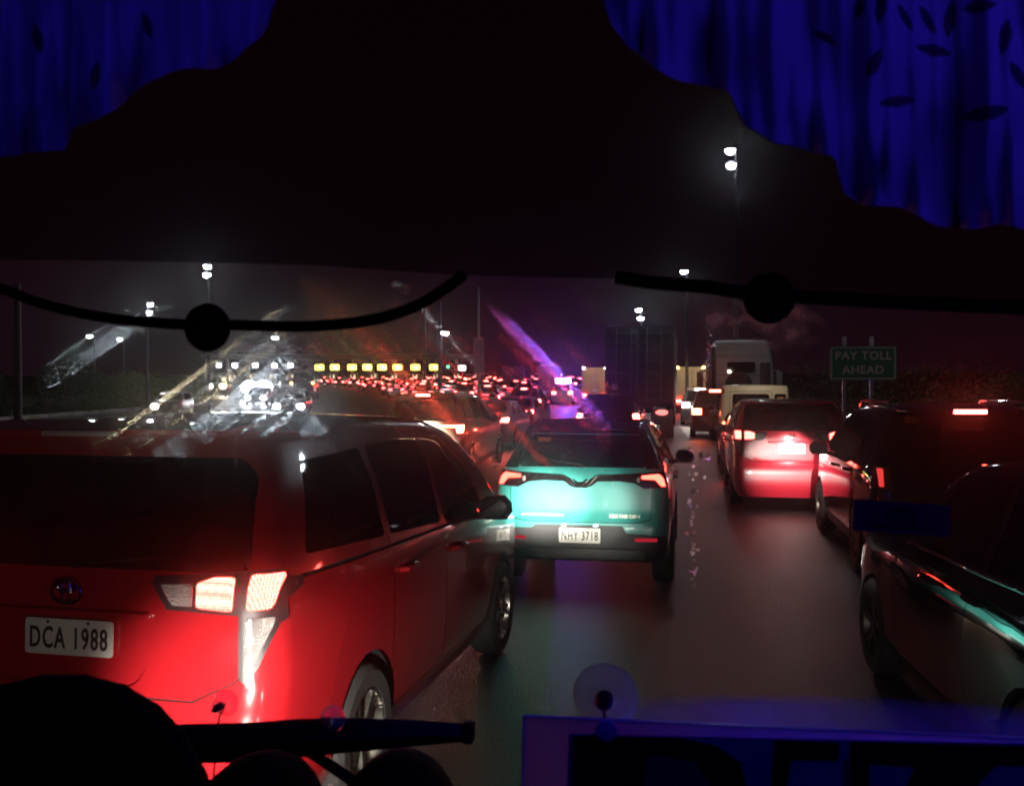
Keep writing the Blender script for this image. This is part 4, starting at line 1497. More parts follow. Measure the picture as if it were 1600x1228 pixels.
# ---- tractor cab seen from behind
def tractor_unit(name):
    root = empty(name)
    wht = mat('cab_white', (0.36, 0.37, 0.36), 0.5, noise=0.3, nscale=1.5, coat=0.3)
    Wt, zt = 2.48, 3.62
    hw = Wt / 2
    sh = Shell(2.3, Wt, zt, prof=[(0, zt), (0.5, zt + 0.02), (1.6, zt - 0.35), (2.3, zt - 0.9)], width=[(1.0, hw), (2.3, hw), (3.0, hw - 0.08), (3.65, hw - 0.22)], rear=[(1.0, 0.0), (3.0, 0.0), (3.6, 0.12)],
               front=[(1, 0), (2, 0)], plan=[(0, 0.97), (0.5, 1), (2.3, 0.98)], zb=1.0, r_plan=0.16, r_top=0.22, nx=9, ny=12, nz=16)
    sh.cut('rear', rounded([(-0.52, 2.38), (0.52, 2.38), (0.52, 2.80), (-0.52, 2.80)], 0.08), 'rear_window', GLASS, off=-0.02, thick=0.02)
    sh.cut('rear', [(-1.1, 2.30), (1.1, 2.30), (1.1, 2.315), (-1.1, 2.315)], 'panel_gap', GAP, off=-0.008)
    sh.cut('rear', [(-1.05, 3.02), (1.05, 3.02), (1.05, 3.035), (-1.05, 3.035)], 'panel_gap', GAP, off=-0.008)
    sh.finish(root, wht, body_name='cab')
    MB().box((0.86, -0.22, 2.10), (0.34, 0.36, 1.35), bev=0.05).build('air_intake', mat('duct_black', (0.02, 0.02, 0.022), 0.6), root)
    MB().box((0, -2.2, 0.85), (0.95, 4.4, 0.30), bev=0.03).build('chassis_rail', BLACK_PLASTIC, root)
    MB().lathe([(0.0, 0.1), (0.45, 0.1), (0.5, 0.0)], Matrix.Translation((0, -1.9, 1.05)) @ Matrix.Diagonal((1, 1.1, 1, 1)), 20).build('fifth_wheel', RUBBER, root)
    for z in (2.95, 3.12, 3.28):
        MB().box((0, -0.012 + max(0, z - 3.0) * 0.2, z), (1.7, 0.03, 0.04), bev=0.01).build('cab_rib', wht, root)
    MB().tube([(-1.0, -0.25, 1.0), (-1.0, -0.25, 3.3), (-1.0, -0.33, 3.42)], 0.07, 10).build('exhaust_stack', mat('exhaust_steel', (0.1, 0.09, 0.08), 0.4, 1), root)
    MB().box((0, -0.6, 1.55), (2.2, 0.5, 0.06), bev=0.01).build('catwalk', STEEL, root)
    for x, c in ((-0.45, (0.3, 0.02, 0.02)), (-0.3, (0.03, 0.05, 0.2))):
        MB().tube([(x, -0.05, 2.2), (x - 0.05, -0.35, 1.75), (x, -0.8, 1.6), (x + 0.1, -1.3, 1.25)], 0.025, 8).build('air_hose', mat('hose_%.2f' % c[0], c, 0.5), root)
    for y in (-3.2, -1.8, 1.4):
        for s in (-1, 1):
            wheel(root, s * 0.98, y, 0.52, 0.42, side=s, cheap=True)
    arch = MB()
    vs, fs = [], []
    for k in range(13):
        t = math.pi * k / 12
        for x in (-0.5, 0.5):
            vs.append((x, -0.45 + 0.02 * k / 12, 1.9 + 0.0))
    arch.lathe([(0.50, 0.0), (0.46, 0.10), (0.0, 0.12)], Matrix.Translation((-0.1, -0.32, 1.95)) @ FACE_Y, 24)
    arch.build('spare_tyre', RUBBER, root)
    for s in (-1, 1):
        b = MB()
        b.box((s * 1.52, 1.7, 2.15), (0.26, 0.14, 0.62), bev=0.05)
        b.tube([(s * 1.2, 1.75, 2.5), (s * 1.5, 1.75, 2.5), (s * 1.52, 1.72, 2.3)], 0.025, 6)
        b.build('side_mirror', wht, root)
    for s in (-1, 1):
        MB().box((s * 0.95, -4.35, 0.9), (0.3, 0.08, 0.12), bev=0.02).build('tail_lamp', RED_OFF, root)
    lamp('cab_fill_light', 'SPOT', 38, (0.95, 0.97, 1.0), (0.3, -4.2, 4.2), root, target=(0, 0, 2.6), spot_size=1.3, spot_blend=0.9, shadow_soft_size=0.15)  # added spot high behind the truck, brightens the cab
    return root


r = tractor_unit('tractor_truck')
place(r, 1158, 37.5, 1090)
tag(r, 'white tractor truck cab without a trailer behind the cream jeep', 'truck')


# ---- container trailer
def container_trailer(name):
    root = empty(name)
    gm = mat('container_grey', (0.11, 0.10, 0.105), 0.6, 0.2, noise=0.25, nscale=2, bump=0.1, bscale=20)
    bar = mat('lock_bar', (0.22, 0.21, 0.21), 0.45, 0.7, noise=0.2)
    W, zb, zt, L = 2.44, 1.32, 4.05, 12.2
    MB().box((0, L / 2 + 0.08, (zb + zt) / 2), (W, L, zt - zb), bev=0.02).build('container_box', gm, root)
    for s in (-1, 1):
        d = MB()
        d.box((s * W / 4, 0.04, (zb + zt) / 2), (W / 2 - 0.10, 0.07, zt - zb - 0.22), bev=0.012)
        do = d.build('container_door', gm, root)
        for k in range(7):
            MB().box((s * W / 4, 0.0, zb + 0.36 + k * 0.34), (W / 2 - 0.2, 0.035, 0.16), bev=0.015).build('door_rib', gm, do)
        for x in (0.28, 0.80):
            o = MB().tube([(s * x, -0.045, zb + 0.08), (s * x, -0.045, zt - 0.08)], 0.022, 8).build('lock_bar', bar, do)
        MB().box((s * 0.54, -0.05, zb + 1.02), (0.5, 0.03, 0.035), bev=0.008).build('lock_handle', bar, do)
    lab = mat('container_decal', (0.17, 0.15, 0.15), 0.7, noise=0.2)
    MB().box((0.62, -0.03, zb + 1.85), (0.42, 0.006, 0.40)).build('decal', lab, root)
    MB().box((-0.86, -0.03, zb + 0.55), (0.22, 0.006, 0.22)).build('document_sticker', mat('sticker_white', (0.7, 0.7, 0.68), 0.5), root)
    MB().box((0, 6, 1.15), (1.0, 12, 0.28), bev=0.03).build('chassis', BLACK_PLASTIC, root)
    MB().box((0, 0.06, 1.24), (2.44, 0.14, 0.16), bev=0.02).build('rear_sill', BLACK_PLASTIC, root)
    wb = mat('bumper_white', (0.62, 0.56, 0.48), 0.6, noise=0.2, nscale=4)
    for x, w in ((-0.80, 0.75), (0.0, 0.5), (0.80, 0.75)):
        MB().box((x, -0.02, 0.80), (w, 0.08, 0.55), bev=0.02).build('bumper_panel', wb, root)
    for s in (-1, 1):
        MB().lathe([(0, 0.03), (0.13, 0.03), (0.16, 0.0)], Matrix.Translation((s * 0.82, -0.062, 0.96)) @ FACE_Y @ Matrix.Diagonal((1.4, 0.6, 1, 1)), 16).build('tail_lamp', glow('trailer_lamp', (1, 0.16, 0.14), 3), root)
        MB().box((s * 0.98, 0.5, 0.30), (0.5, 0.02, 0.50), bev=0.008).build('mud_flap', mat('flap_grey', (0.22, 0.23, 0.24), 0.7, noise=0.3), root)
    for y in (1.3, 2.6, 10.6):
        for s in (-1, 1):
            wheel(root, s * 0.95, y, 0.5, 0.42, side=s, cheap=True)
    return root


r = container_trailer('container_truck')
place(r, 998, 35.5, 1075)
tag(r, 'tall dark grey shipping container on a trailer with white rear bumper', 'truck')


# ---- box trucks and buses further on
def box_truck(name, col, W=2.3, zt=3.2, L=7.0, lamps=None, lights=None, panel=None):
    root = empty(name)
    pm = mat('truck_box_' + name + str(round(col[0], 3)), col, 0.6, noise=0.15, nscale=1.2)
    MB().box((0, L / 2, (0.95 + zt) / 2), (W, L, zt - 0.95), bev=0.05).build('cargo_box', pm, root)
    for s in (-1, 1):
        do = MB().box((s * W / 4, -0.02, (1.05 + zt) / 2), (W / 2 - 0.08, 0.06, zt - 1.3), bev=0.01).build('rear_door', panel or pm, root)
        MB().tube([(s * 0.12, -0.075, 1.1), (s * 0.12, -0.075, zt - 0.2)], 0.02, 6).build('lock_bar', STEEL, do)
        MB().box((s * (W / 2 - 0.22), -0.03, 0.82), (0.28, 0.06, 0.14), bev=0.02).build('tail_lamp', lamps or RED_OFF, root)
        if lights:
            MB().lathe([(0, 0.05), (0.06, 0.05), (0.09, 0.0)], Matrix.Translation((s * (W / 2 - 0.15), -0.02, zt - 0.05)) @ FACE_Y, 10).build('marker_lamp', lights, root)
    MB().box((0, 0.1, 0.62), (W * 0.95, 0.12, 0.16), bev=0.02).build('bumper', mat('bumper_white', (0.62, 0.56, 0.48), 0.6), root)
    MB().box((0, L + 0.9, 1.5), (W * 0.92, 1.6, 1.9), bev=0.2).build('cab', pm, root)
    for y in (1.4, L + 0.8):
        for s in (-1, 1):
            wheel(root, s * (W / 2 - 0.2), y, 0.45, 0.35, side=s, cheap=True)
    number_plate(root, None, (0, -0.06, 1.2))
    return root


AMBER = glow('marker_amber', (1.0, 0.55, 0.12), 25)
HOT = glow('truck_brake_lit', RED_L, 60)
r = box_truck('cream_truck', (0.60, 0.50, 0.36), 1.9, 2.95, 4.5, HOT, AMBER)
place(r, 1079, 62, 1075)
tag(r, 'cream box truck with two amber marker lamps far up the right lane', 'truck')
lamp('rear_spot', 'SPOT', 160, (1, 0.75, 0.45), (0, -3.0, 3.0), r, target=(0, 0, 1.6), spot_size=1.5, spot_blend=0.9, shadow_soft_size=0.1)  # spot hung in the air behind the truck, aimed at its doors
r = box_truck('yellow_truck', (0.50, 0.34, 0.10), 2.0, 3.0, 5.0, HOT, glow('marker_white', (1, 1, 0.95), 30))
place(r, 929, 78, 1000)
tag(r, 'yellow lit box truck with two white roof lamps left of the container', 'truck')
lamp('rear_spot', 'SPOT', 160, (1, 0.8, 0.45), (0, -3.0, 3.0), r, target=(0, 0, 1.6), spot_size=1.5, spot_blend=0.9, shadow_soft_size=0.1)  # free-hanging spot aimed at the back of the truck
for px, d, lab, col in ((800, 120, 'grey box truck on the left among the queue lights', (0.10, 0.08, 0.08)), (858, 105, 'grey box truck beside the flashing police lights', (0.14, 0.12, 0.13))):
    r = box_truck('grey_truck', col, 2.4, 3.3, 7.0, HOT)
    place(r, px, d, 900)
    tag(r, lab, 'truck')
# a white van between cream truck and tractor
r = far_car('white_van', paint('van_white', (0.6, 0.58, 0.55), 0.4), glow('van_lamp', (1.0, 0.8, 0.7), 60), True)
place(r, 1094, 47, 1078)
tag(r, 'white van with a glaring lamp in the right lane beyond the jeep', 'van')
r = far_car('maroon_car', paint('maroon_paint', (0.10, 0.006, 0.008), 0.3), glow('mar_far', (1, 0.14, 0.06), 40), True)
place(r, 1118, 36, 1085)
tag(r, 'maroon car squeezed between the jeep and the white van', 'car')

# ---- police vehicle with a light bar
r = far_car('police_car', paint('police_white', (0.5, 0.5, 0.52), 0.3), glow('police_brake', RED_L, 60), True)
place(r, 878, 80, 980)
tag(r, 'car with a flashing blue and magenta light bar on its roof', 'car')
MB().box((-0.36, 1.6, 1.95), (0.50, 0.25, 0.34), bev=0.05).build('light_bar_lamp', glow('police_magenta', (1.0, 0.12, 0.55), 260), r, )
MB().box((0.36, 1.6, 1.95), (0.46, 0.25, 0.34), bev=0.05).build('light_bar_lamp', glow('police_blue', (0.085, 0.075, 1.0), 1100), r)
lamp('light_bar_glow', 'POINT', 110, (0.6, 0.12, 1.0), (0, 0.8, 2.3), r, shadow_soft_size=0.3)
# blue lamps on two far motorbikes or signs among the queue
# ---- the far queue
FARP = [paint('far_paint_%d' % i, c, 0.35, m) for i, (c, m) in enumerate((((0.45, 0.45, 0.45), 0.3), ((0.02, 0.02, 0.022), 0.0), ((0.28, 0.01, 0.012), 0.0), ((0.18, 0.18, 0.19), 0.5), ((0.6, 0.58, 0.54), 0.0), ((0.03, 0.04, 0.09), 0.0)))]
FARL = [glow('far_brake_%d' % i, c, s) for i, (c, s) in enumerate((((1, 0.055, 0.05), 42), ((1, 0.035, 0.04), 28), ((1, 0.075, 0.055), 55), ((1, 0.022, 0.03), 22)))]
protos = []
for i in range(8):
    protos.append(far_car('queued_car', FARP[(i * 5 + 1) % 6], FARL[i % 4], i % 2 == 0))
used = set()
rq = random.Random(11)
CNAME = {0: 'silver', 1: 'black', 2: 'red', 3: 'grey', 4: 'white', 5: 'dark blue'}


def queue_car(px, d, vp):
    i = rq.randrange(8)
    if i in used:
        c = copy_tree(protos[i])
    else:
        c = protos[i]
        used.add(i)
    place(c, px, d, vp)
    tag(c, 'small %s %s with red brake lamps in the distant toll queue' % (CNAME[(i * 5 + 1) % 6], 'van' if i % 2 == 0 else 'car'), 'car', 'cars queued before the toll plaza')


for row in range(15):
    d = 58 + row * 11.5
    left = 690 - (row / 14.0) ** 0.75 * 190 if row else 735
    right = 905 if row > 2 else 800
    step = FPX * 3.4 / d
    px = left + rq.uniform(0, step * 0.5)
    while px < right:
        if rq.random() < 0.93 and not (d < 110 and 835 < px < 950) and not (d < 75 and px < 740):
            vp = 800 + (px - 800) * 0.55 - 60 * (d > 120)
            queue_car(px + rq.uniform(-3, 3), d + rq.uniform(-3, 3), vp)
        px += step * rq.uniform(0.80, 1.12)
for i in range(8):
    if i not in used:
        queue_car(560 + i * 20, 200, 700)

# ---- oncoming traffic on the far left
HEADL = glow('headlight_lit', (0.80, 0.90, 1.0), 230)
HEADW = glow('headlight_warm', (1.0, 0.80, 0.48), 170)
ORANGE = glow('indicator_lit', (1.0, 0.5, 0.08), 30)


def oncoming(name, px, d, m, label, cat, W=1.75, H=1.5, zl=0.68, sp=0.62, r=0.11, col=(0.02, 0.02, 0.024), orange=False, one=False):
    root = empty(name)
    pm = paint('oncoming_%.3f_%.3f' % (col[0], col[2]), col, 0.3)
    L = 4.4
    hw = W / 2
    sh = Shell(L, W, H, prof=[(0, H * 0.58), (0.9, H * 0.66), (1.6, H * 0.96), (2.0, H), (L, H * 0.97)], width=[(0.2, hw - 0.05), (0.4, hw), (H * 0.62, hw - 0.02), (H, hw - 0.2)], rear=[(0.2, 0.06), (0.5, 0)],
               front=[(0.2, 0), (2, -0.1)], plan=[(0, 0.92), (0.6, 1), (L, 0.97)], zb=0.22, r_plan=0.2, r_top=0.1, nx=5, ny=14, nz=8)
    sh.cut('rear', [(-hw + 0.2, H * 0.68), (hw - 0.2, H * 0.68), (hw - 0.3, H * 0.93), (-hw + 0.3, H * 0.93)], 'windscreen', GLASS, off=-0.004)
    sh.sides([(1.5, H * 0.66), (4.0, H * 0.66), (3.8, H * 0.92), (1.9, H * 0.92)], 'side_window', GLASS, off=-0.003)
    sh.finish(root, pm)
    for y in (0.85, L - 0.85):
        for s in (-1, 1):
            wheel(root, s * (hw - 0.1), y, 0.33, side=s, cheap=True)
    for s in (-1, 1):
        MB().lathe([(0, 0.05), (r * 0.8, 0.04), (r, 0.0)], Matrix.Translation((s * sp, -0.02, zl)) @ FACE_Y @ Matrix.Diagonal((1.25, 0.95, 1, 1)), 14).build('headlight', CLEAR_LENS if one and s > 0 else m, root)
        if orange:
            MB().box((s * (hw - 0.12), -0.01, zl + 0.75), (0.2, 0.05, 0.2), bev=0.03).build('marker_lamp', ORANGE, root)
    root.location = G(px, d)
    root.rotation_euler = (0, 0, YAW + math.atan((px - 800) / FPX) * -0.35)
    tag(root, label, cat)
    return root


oncoming('oncoming_car', 451, 57, HEADL, 'oncoming car with two white headlights above the red van roof', 'car', r=0.16, sp=0.68)
oncoming('oncoming_van', 401, 92, glow('headlight_glare', (0.80, 0.90, 1.0), 60), 'oncoming van with the brightest glaring headlights', 'van', W=2.0, H=2.1, zl=1.30, r=0.66, sp=0.62)
oncoming('oncoming_car', 399, 80, HEADL, 'oncoming car with low headlights under the brightest glare', 'car', r=0.17, zl=0.62)
oncoming('oncoming_van', 338, 112, HEADW, 'oncoming van with warm headlights and amber marker lamps', 'van', W=1.9, H=2.2, zl=1.15, r=0.26, sp=0.72, orange=True)
oncoming('oncoming_bus', 472, 96, RED_OFF, 'dark bus with amber marker lamps right of the bright glare', 'bus', W=2.3, H=2.9, zl=0.9, sp=0.9, col=(0.012, 0.012, 0.014), orange=True)
oncoming('oncoming_car', 258, 60, HEADW, 'oncoming car with one warm headlight lit behind the red van roof', 'car', r=0.17, zl=0.62, one=True)
# ------------------------------------------------------------------ the bus we look out of
BLUE = (0.028, 0.017, 1.0)
CAB = mat('cabin_trim', (0.014, 0.012, 0.012), 0.75, noise=0.2, nscale=20)
cabin = empty('bus_cabin', (0, 0, 0))
cabin['kind'] = 'structure'
# lower front panel and dash shelf (below the frame), roof and side posts
for nme, c, s in (('front_panel', (-0.15, 1.32, 0.92), (2.36, 0.10, 0.92)), ('dash_shelf', (-0.15, 0.98, 1.395), (2.3, 0.62, 0.05)), ('roof', (-0.15, -0.6, 2.75), (2.4, 4.2, 0.06)),
                  ('side_panel', (-1.36, -0.7, 1.6), (0.06, 4.0, 2.3)), ('side_panel', (1.06, -0.7, 1.6), (0.06, 4.0, 2.3)), ('back_panel', (-0.15, -2.7, 1.6), (2.4, 0.06, 2.3)), ('cabin_floor', (-0.15, -0.7, 0.45), (2.4, 4.0, 0.05))):
    MB().box(c, s, bev=0.01).build(nme, CAB, cabin)
# our own headlights, in the front panel
for x, yaw, en in ((-1.02, 0.0, 1.0), (0.72, 0.0, 1.0)):
    h = MB().lathe([(0.0, 0.04), (0.10, 0.03), (0.13, 0.0)], Matrix.Translation((x, 1.375, 0.92)) @ Matrix.Rotation(math.pi, 4, 'Z') @ FACE_Y, 20).build('headlight', glow('own_headlight', (1.0, 0.95, 0.86), 30), cabin)

WS = 1.12                                  # distance of the windscreen ahead of the eye, along the road


def on_screen(px, py, back=0.0):
    """point where the view through a pixel meets the windscreen plane (y = WS), moved back towards the eye"""
    d = (P(px, py, 1.0) - EYE)
    return EYE + d * ((WS - back) / d.y)


# ---- curtains
def outline(pts, x):
    return lerp_list(pts, x)


def curtain(name, bottom, x0, x1, back, leaves, label, seed, flip=False):
    rnd = random.Random(seed)
    nx_, ny_ = 430, 190
    ph = [rnd.uniform(0, 6.28) for _ in range(8)]
    v, f, pr = [], [], []
    for j in range(ny_ + 1):
        t = j / ny_
        for i in range(nx_ + 1):
            s = i / nx_
            px = x0 + (x1 - x0) * s
            yb = smooth_list(bottom, px, 6)
            py = -110 + (yb + 110) * t
            u = px / 29.0
            amp = 0.017 + 0.020 * t
            fold = math.sin(u + ph[0] + 0.6 * math.sin(u * 0.37 + ph[1]) + 0.5 * t) + 0.45 * math.sin(2.3 * u + ph[2] + 1.3 * t) + 0.22 * math.sin(4.9 * u + ph[3] - 2 * t)
            fold += 0.5 * math.sin(0.6 * u + ph[4] + 2.2 * t)
            py += 6.0 * t * math.sin(0.9 * u + ph[5]) + 2.0 * t * math.sin(2.3 * u)
            cr = noise.noise(Vector((px / 60.0 + 0.9 * t, py / 150.0, seed))) * 0.9 + noise.noise(Vector((px / 34.0 + 0.6 * t, py / 120.0, seed + 5))) * 0.30
            fold = 0.62 * fold + cr * (0.95 + 0.6 * t)
            p = on_screen(px, py, back + amp * fold + 0.03 * t)
            v.append(tuple(p))
            k = 0.0
            for (lx, ly, la, ll, lw) in leaves:
                dx, dy = px - lx, py - ly
                a = math.radians(la)
                q = dx * math.cos(a) + dy * math.sin(a)
                w = -dx * math.sin(a) + dy * math.cos(a)
                e = abs(w) - lw * (1 - (q / ll) ** 2) if abs(q) < ll else 9
                if e < 0:
                    k = 1.0
            pr.append(k)
    for j in range(ny_):
        for i in range(nx_):
            a = j * (nx_ + 1) + i
            f.append((a, a + 1, a + nx_ + 2, a + nx_ + 1))
    me = bpy.data.meshes.new(name)
    me.from_pydata(v, [], f)
    at = me.attributes.new('print', 'FLOAT', 'POINT')
    at.data.foreach_set('value', pr)
    me.shade_smooth()
    m = bpy.data.materials.get('curtain_cloth')
    if m is None:
        m = bpy.data.materials.new('curtain_cloth')
        m.use_nodes = True
        nt = m.node_tree
        b = nt.nodes['Principled BSDF']
        b.inputs['Roughness'].default_value = 0.85
        an = nt.nodes.new('ShaderNodeAttribute')
        an.attribute_name = 'print'
        mx = nt.nodes.new('ShaderNodeMix')
        mx.data_type = 'RGBA'
        mx.inputs[6].default_value = (0.72, 0.50, 0.50, 1)
        mx.inputs[7].default_value = (0.16, 0.05, 0.06, 1)
        nt.links.new(an.outputs['Fac'], mx.inputs[0])
        nz = nt.nodes.new('ShaderNodeTexNoise')
        nz.inputs['Scale'].default_value = 9
        nz.inputs['Detail'].default_value = 5
        tc = nt.nodes.new('ShaderNodeTexCoord')
        nt.links.new(tc.outputs['Object'], nz.inputs['Vector'])
        m2 = nt.nodes.new('ShaderNodeMix')
        m2.data_type = 'RGBA'
        m2.blend_type = 'MULTIPLY'
        m2.inputs[0].default_value = 0.45
        nt.links.new(mx.outputs[2], m2.inputs[6])
        nt.links.new(nz.outputs['Fac'], m2.inputs[7])
        nt.links.new(m2.outputs[2], b.inputs['Base Color'])
        wv = nt.nodes.new('ShaderNodeTexNoise')
        wv.inputs['Scale'].default_value = 700
        bp = nt.nodes.new('ShaderNodeBump')
        bp.inputs['Strength'].default_value = 0.25
        bp.inputs['Distance'].default_value = 0.002
        nt.links.new(tc.outputs['Object'], wv.inputs['Vector'])
        nt.links.new(wv.outputs['Fac'], bp.inputs['Height'])
        nt.links.new(bp.outputs[0], b.inputs['Normal'])
    me.materials.append(m)
    o = bpy.data.objects.new(name, me)
    COL.objects.link(o)
    md = o.modifiers.new('thickness', 'SOLIDIFY')
    md.thickness = 0.0012
    tag(o, label, 'curtain')
    return o


RB = [(945, 2), (952, 40), (985, 82), (1025, 110), (1085, 128), (1138, 140), (1152, 178), (1165, 205), (1205, 224), (1300, 236), (1312, 262), (1313, 298), (1345, 322), (1430, 334), (1470, 350), (1540, 354), (1600, 362), (1760, 372)]
LVS = [(1377, 12, 100, 30, 9), (1366, 100, 115, 26, 9), (1413, 28, 60, 26, 7), (1458, 80, 12, 30, 9), (1484, 30, 100, 32, 11), (1345, 12, 110, 20, 8), (1448, 32, 60, 26, 8), (1540, 178, -12, 38, 12), (1530, 12, -10, 28, 10), (1570, 60, 100, 30, 10), (1290, 60, 30, 22, 7), (1590, 120, 60, 26, 9), (1400, 160, -8, 30, 9)]
curtain('curtain', RB, 945, 1760, 0.06, LVS, 'blue lit ruffled curtain with leaf print at the top right', 5)
LB = [(-200, 235), (0, 246), (60, 247), (104, 232), (110, 200), (155, 182), (160, 176), (225, 140), (262, 120), (300, 110), (365, 92), (372, 86), (412, 52), (426, 20), (430, 0)]
curtain('curtain', LB, -200, 430, 0.06, [(60, 60, 80, 24, 8), (150, 120, 100, 24, 8), (230, 40, 70, 24, 8)], 'blue lit ruffled curtain at the top left', 9)

# ---- blue LED tubes that light the cabin
def led_tube(a, b, energy, label, up):
    a, b = Vector(a), Vector(b)
    root = empty('led_tube', (a + b) / 2)
    c = (a + b) / 2
    MB().tube([a - c, b - c], 0.008, 10).build('tube', glow('led_blue', BLUE, 6), root)
    MB().box((0, 0, -0.018 if up else 0.018), ((b - a).length, 0.03, 0.012), bev=0.003).build('holder', BLACK_PLASTIC, root)
    l = lamp('led_light', 'AREA', energy, BLUE, (0, 0, 0), root)
    l.location = (0, 0, 0.012) if up else (0, 0.004, -0.012)
    l.data.shape = 'RECTANGLE'
    l.data.size, l.data.size_y = (b - a).length, 0.02
    tag(root, label, 'led lamp')
    return root, l


t, l = led_tube((0.25, 0.60, 2.68), (0.95, 0.60, 2.68), 1.7, 'blue LED tube on the ceiling over the right curtain', False)
l.rotation_euler = (Vector((0.35, 1.06, 2.15)) - Vector(t.location)).to_track_quat('-Z', 'Y').to_euler()
t, l = led_tube((-0.80, 0.60, 2.68), (-0.35, 0.60, 2.68), 0.40, 'blue LED tube on the ceiling over the left curtain', False)
l.rotation_euler = (Vector((-0.75, 1.06, 2.3)) - Vector(t.location)).to_track_quat('-Z', 'Y').to_euler()

# ---- tinted strip along the top of the windscreen
TINT = bpy.data.materials.new('tint_film')
TINT.use_nodes = True
_n = TINT.node_tree
_n.nodes.remove(_n.nodes['Principled BSDF'])
_t = _n.nodes.new('ShaderNodeBsdfTransparent')
_t.inputs[0].default_value = (0.36, 0.32, 0.36, 1)
_n.links.new(_t.outputs[0], _n.nodes['Material Output'].inputs[0])
edge = [(-120, 404), (200, 408), (480, 414), (720, 430), (960, 436), (1165, 462), (1400, 472), (1750, 485)]
vs = [tuple(on_screen(x, y, 0.006)) for x, y in edge] + [tuple(on_screen(x, -140, 0.006)) for x, y in reversed(edge)]
nE = len(edge)
tm = MB().add(vs, [(i, i + 1, 2 * nE - 2 - i, 2 * nE - 1 - i) for i in range(nE - 1)])
o = tm.build('tint_film', TINT)
tag(o, 'dark tinted film across the top of the windscreen', 'tint film')

# ---- dark cords with round knobs
CORD = mat('black_cord', (0.004, 0.0035, 0.0012), 0.95, spec=0.05, noise=0.3, nscale=80, bump=0.4, bscale=300)


def cord(name, pts, r, knob, kr, label):
    root = empty(name, on_screen(*knob, 0.04))
    base = Vector(root.location)
    path = []
    n = len(pts)
    for i in range((n - 1) * 6 + 1):
        k, t = divmod(i, 6)
        t /= 6.0
        if k == n - 1:
            k, t = n - 2, 1.0
        p0, p1, p2, p3 = (Vector((*pts[max(0, min(n - 1, k + q))], 0)) for q in (-1, 0, 1, 2))
        q = 0.5 * ((2 * p1) + (p2 - p0) * t + (2 * p0 - 5 * p1 + 4 * p2 - p3) * t * t + (3 * p1 - p0 - 3 * p2 + p3) * t ** 3)
        path.append(on_screen(q.x, q.y, 0.04) - base)
    MB().tube(path, r, 8).build('cord', CORD, root)
    k = MB()
    k.lathe([(0.0, -0.013), (kr * 0.7, -0.011), (kr * 0.96, -0.004), (kr, 0.0), (kr * 0.96, 0.004), (kr * 0.7, 0.011), (0.0, 0.013)], FACE_Y, 32)
    k.build('round_knob', CORD, root)
    tag(root, label, 'cord')


cord('hanging_cord', [(-80, 425), (0, 450), (70, 476), (170, 497), (285, 507), (365, 508), (480, 510), (580, 500), (650, 478), (700, 448), (726, 428)], 0.0064, (324, 512), 0.0285, 'dark sagging cord with a round knob on the left')
cord('hanging_cord', [(962, 433), (1020, 442), (1100, 448), (1165, 458), (1250, 464), (1350, 470), (1480, 476), (1750, 488)], 0.0072, (1202, 466), 0.0270, 'dark cord with a round knob hanging under the right curtain')

# ---- windscreen pane
def pane():
    v = []
    x0, x1, z0, z1 = -1.33, 1.03, 1.42, 2.72
    o = MB().box(((x0 + x1) / 2, WS + 0.02, (z0 + z1) / 2), (x1 - x0, 0.012, z1 - z0)).build('windscreen', PANE)
    tag(o, 'clear windscreen of the bus that the scene is seen through', 'windscreen')
    return o


def pane_material():
    m = bpy.data.materials.new('windscreen_glass')
    m.use_nodes = True
    nt = m.node_tree
    nt.nodes.remove(nt.nodes['Principled BSDF'])
    t = nt.nodes.new('ShaderNodeBsdfTransparent')
    t.inputs[0].default_value = (0.97, 0.97, 0.97, 1)
    nt.links.new(t.outputs[0], nt.nodes['Material Output'].inputs['Surface'])
    vs_ = nt.nodes.new('ShaderNodeVolumeScatter')
    vs_.inputs['Color'].default_value = (1, 1, 1, 1)
    vs_.inputs['Density'].default_value = 3.2
    vs_.inputs['Anisotropy'].default_value = 0.975
    nt.links.new(vs_.outputs[0], nt.nodes['Material Output'].inputs['Volume'])
    return m


PANE = pane_material()
pane()

# ---- wiper blade outside the glass
WB = mat('wiper_black', (0.010, 0.009, 0.009), 0.5)
wip = empty('wiper', on_screen(480, 1145, -0.05))
wb = Vector(wip.location)
top_, bot_ = [], []
for i in range(25):
    s = i / 24
    px = 150 + (728 - 150) * s
    yt = lerp_list([(150, 1136), (300, 1130), (390, 1128), (470, 1122), (560, 1121), (650, 1124), (728, 1130)], px)
    yb = lerp_list([(150, 1196), (400, 1190), (560, 1174), (728, 1158)], px)
    top_.append(on_screen(px, yt, -0.05) - wb)
    bot_.append(on_screen(px, yb, -0.05) - wb)
w = MB()
vs, fs = [], []
for a, b in zip(top_, bot_):
    c = (a + b) / 2
    off = Vector((0, -0.012, 0))
    vs += [a, c + off, b, c - off]
for i in range(24):
    for k in range(4):
        fs.append((4 * i + k, 4 * i + (k + 1) % 4, 4 * i + 4 + (k + 1) % 4, 4 * i + 4 + k))
fs += [(0, 1, 2, 3), (96, 99, 98, 97)]
w.add(vs, fs)
w.build('blade', WB, wip)
p = on_screen(732, 1143, -0.05) - wb
MB().box(p, (0.014, 0.02, 0.026), bev=0.004, ry=0.05).build('end_cap', WB, wip)
p = on_screen(425, 1126, -0.05) - wb
a, b = on_screen(445, 1150, -0.06) - wb, on_screen(640, 1290, -0.06) - wb
MB().tube([a, (a + b) / 2 + Vector((0, 0.01, 0)), b], [0.006, 0.008, 0.010], 8).build('wiper_arm', WB, wip)
tag(wip, 'black wiper blade resting across the bottom of the windscreen', 'wiper')

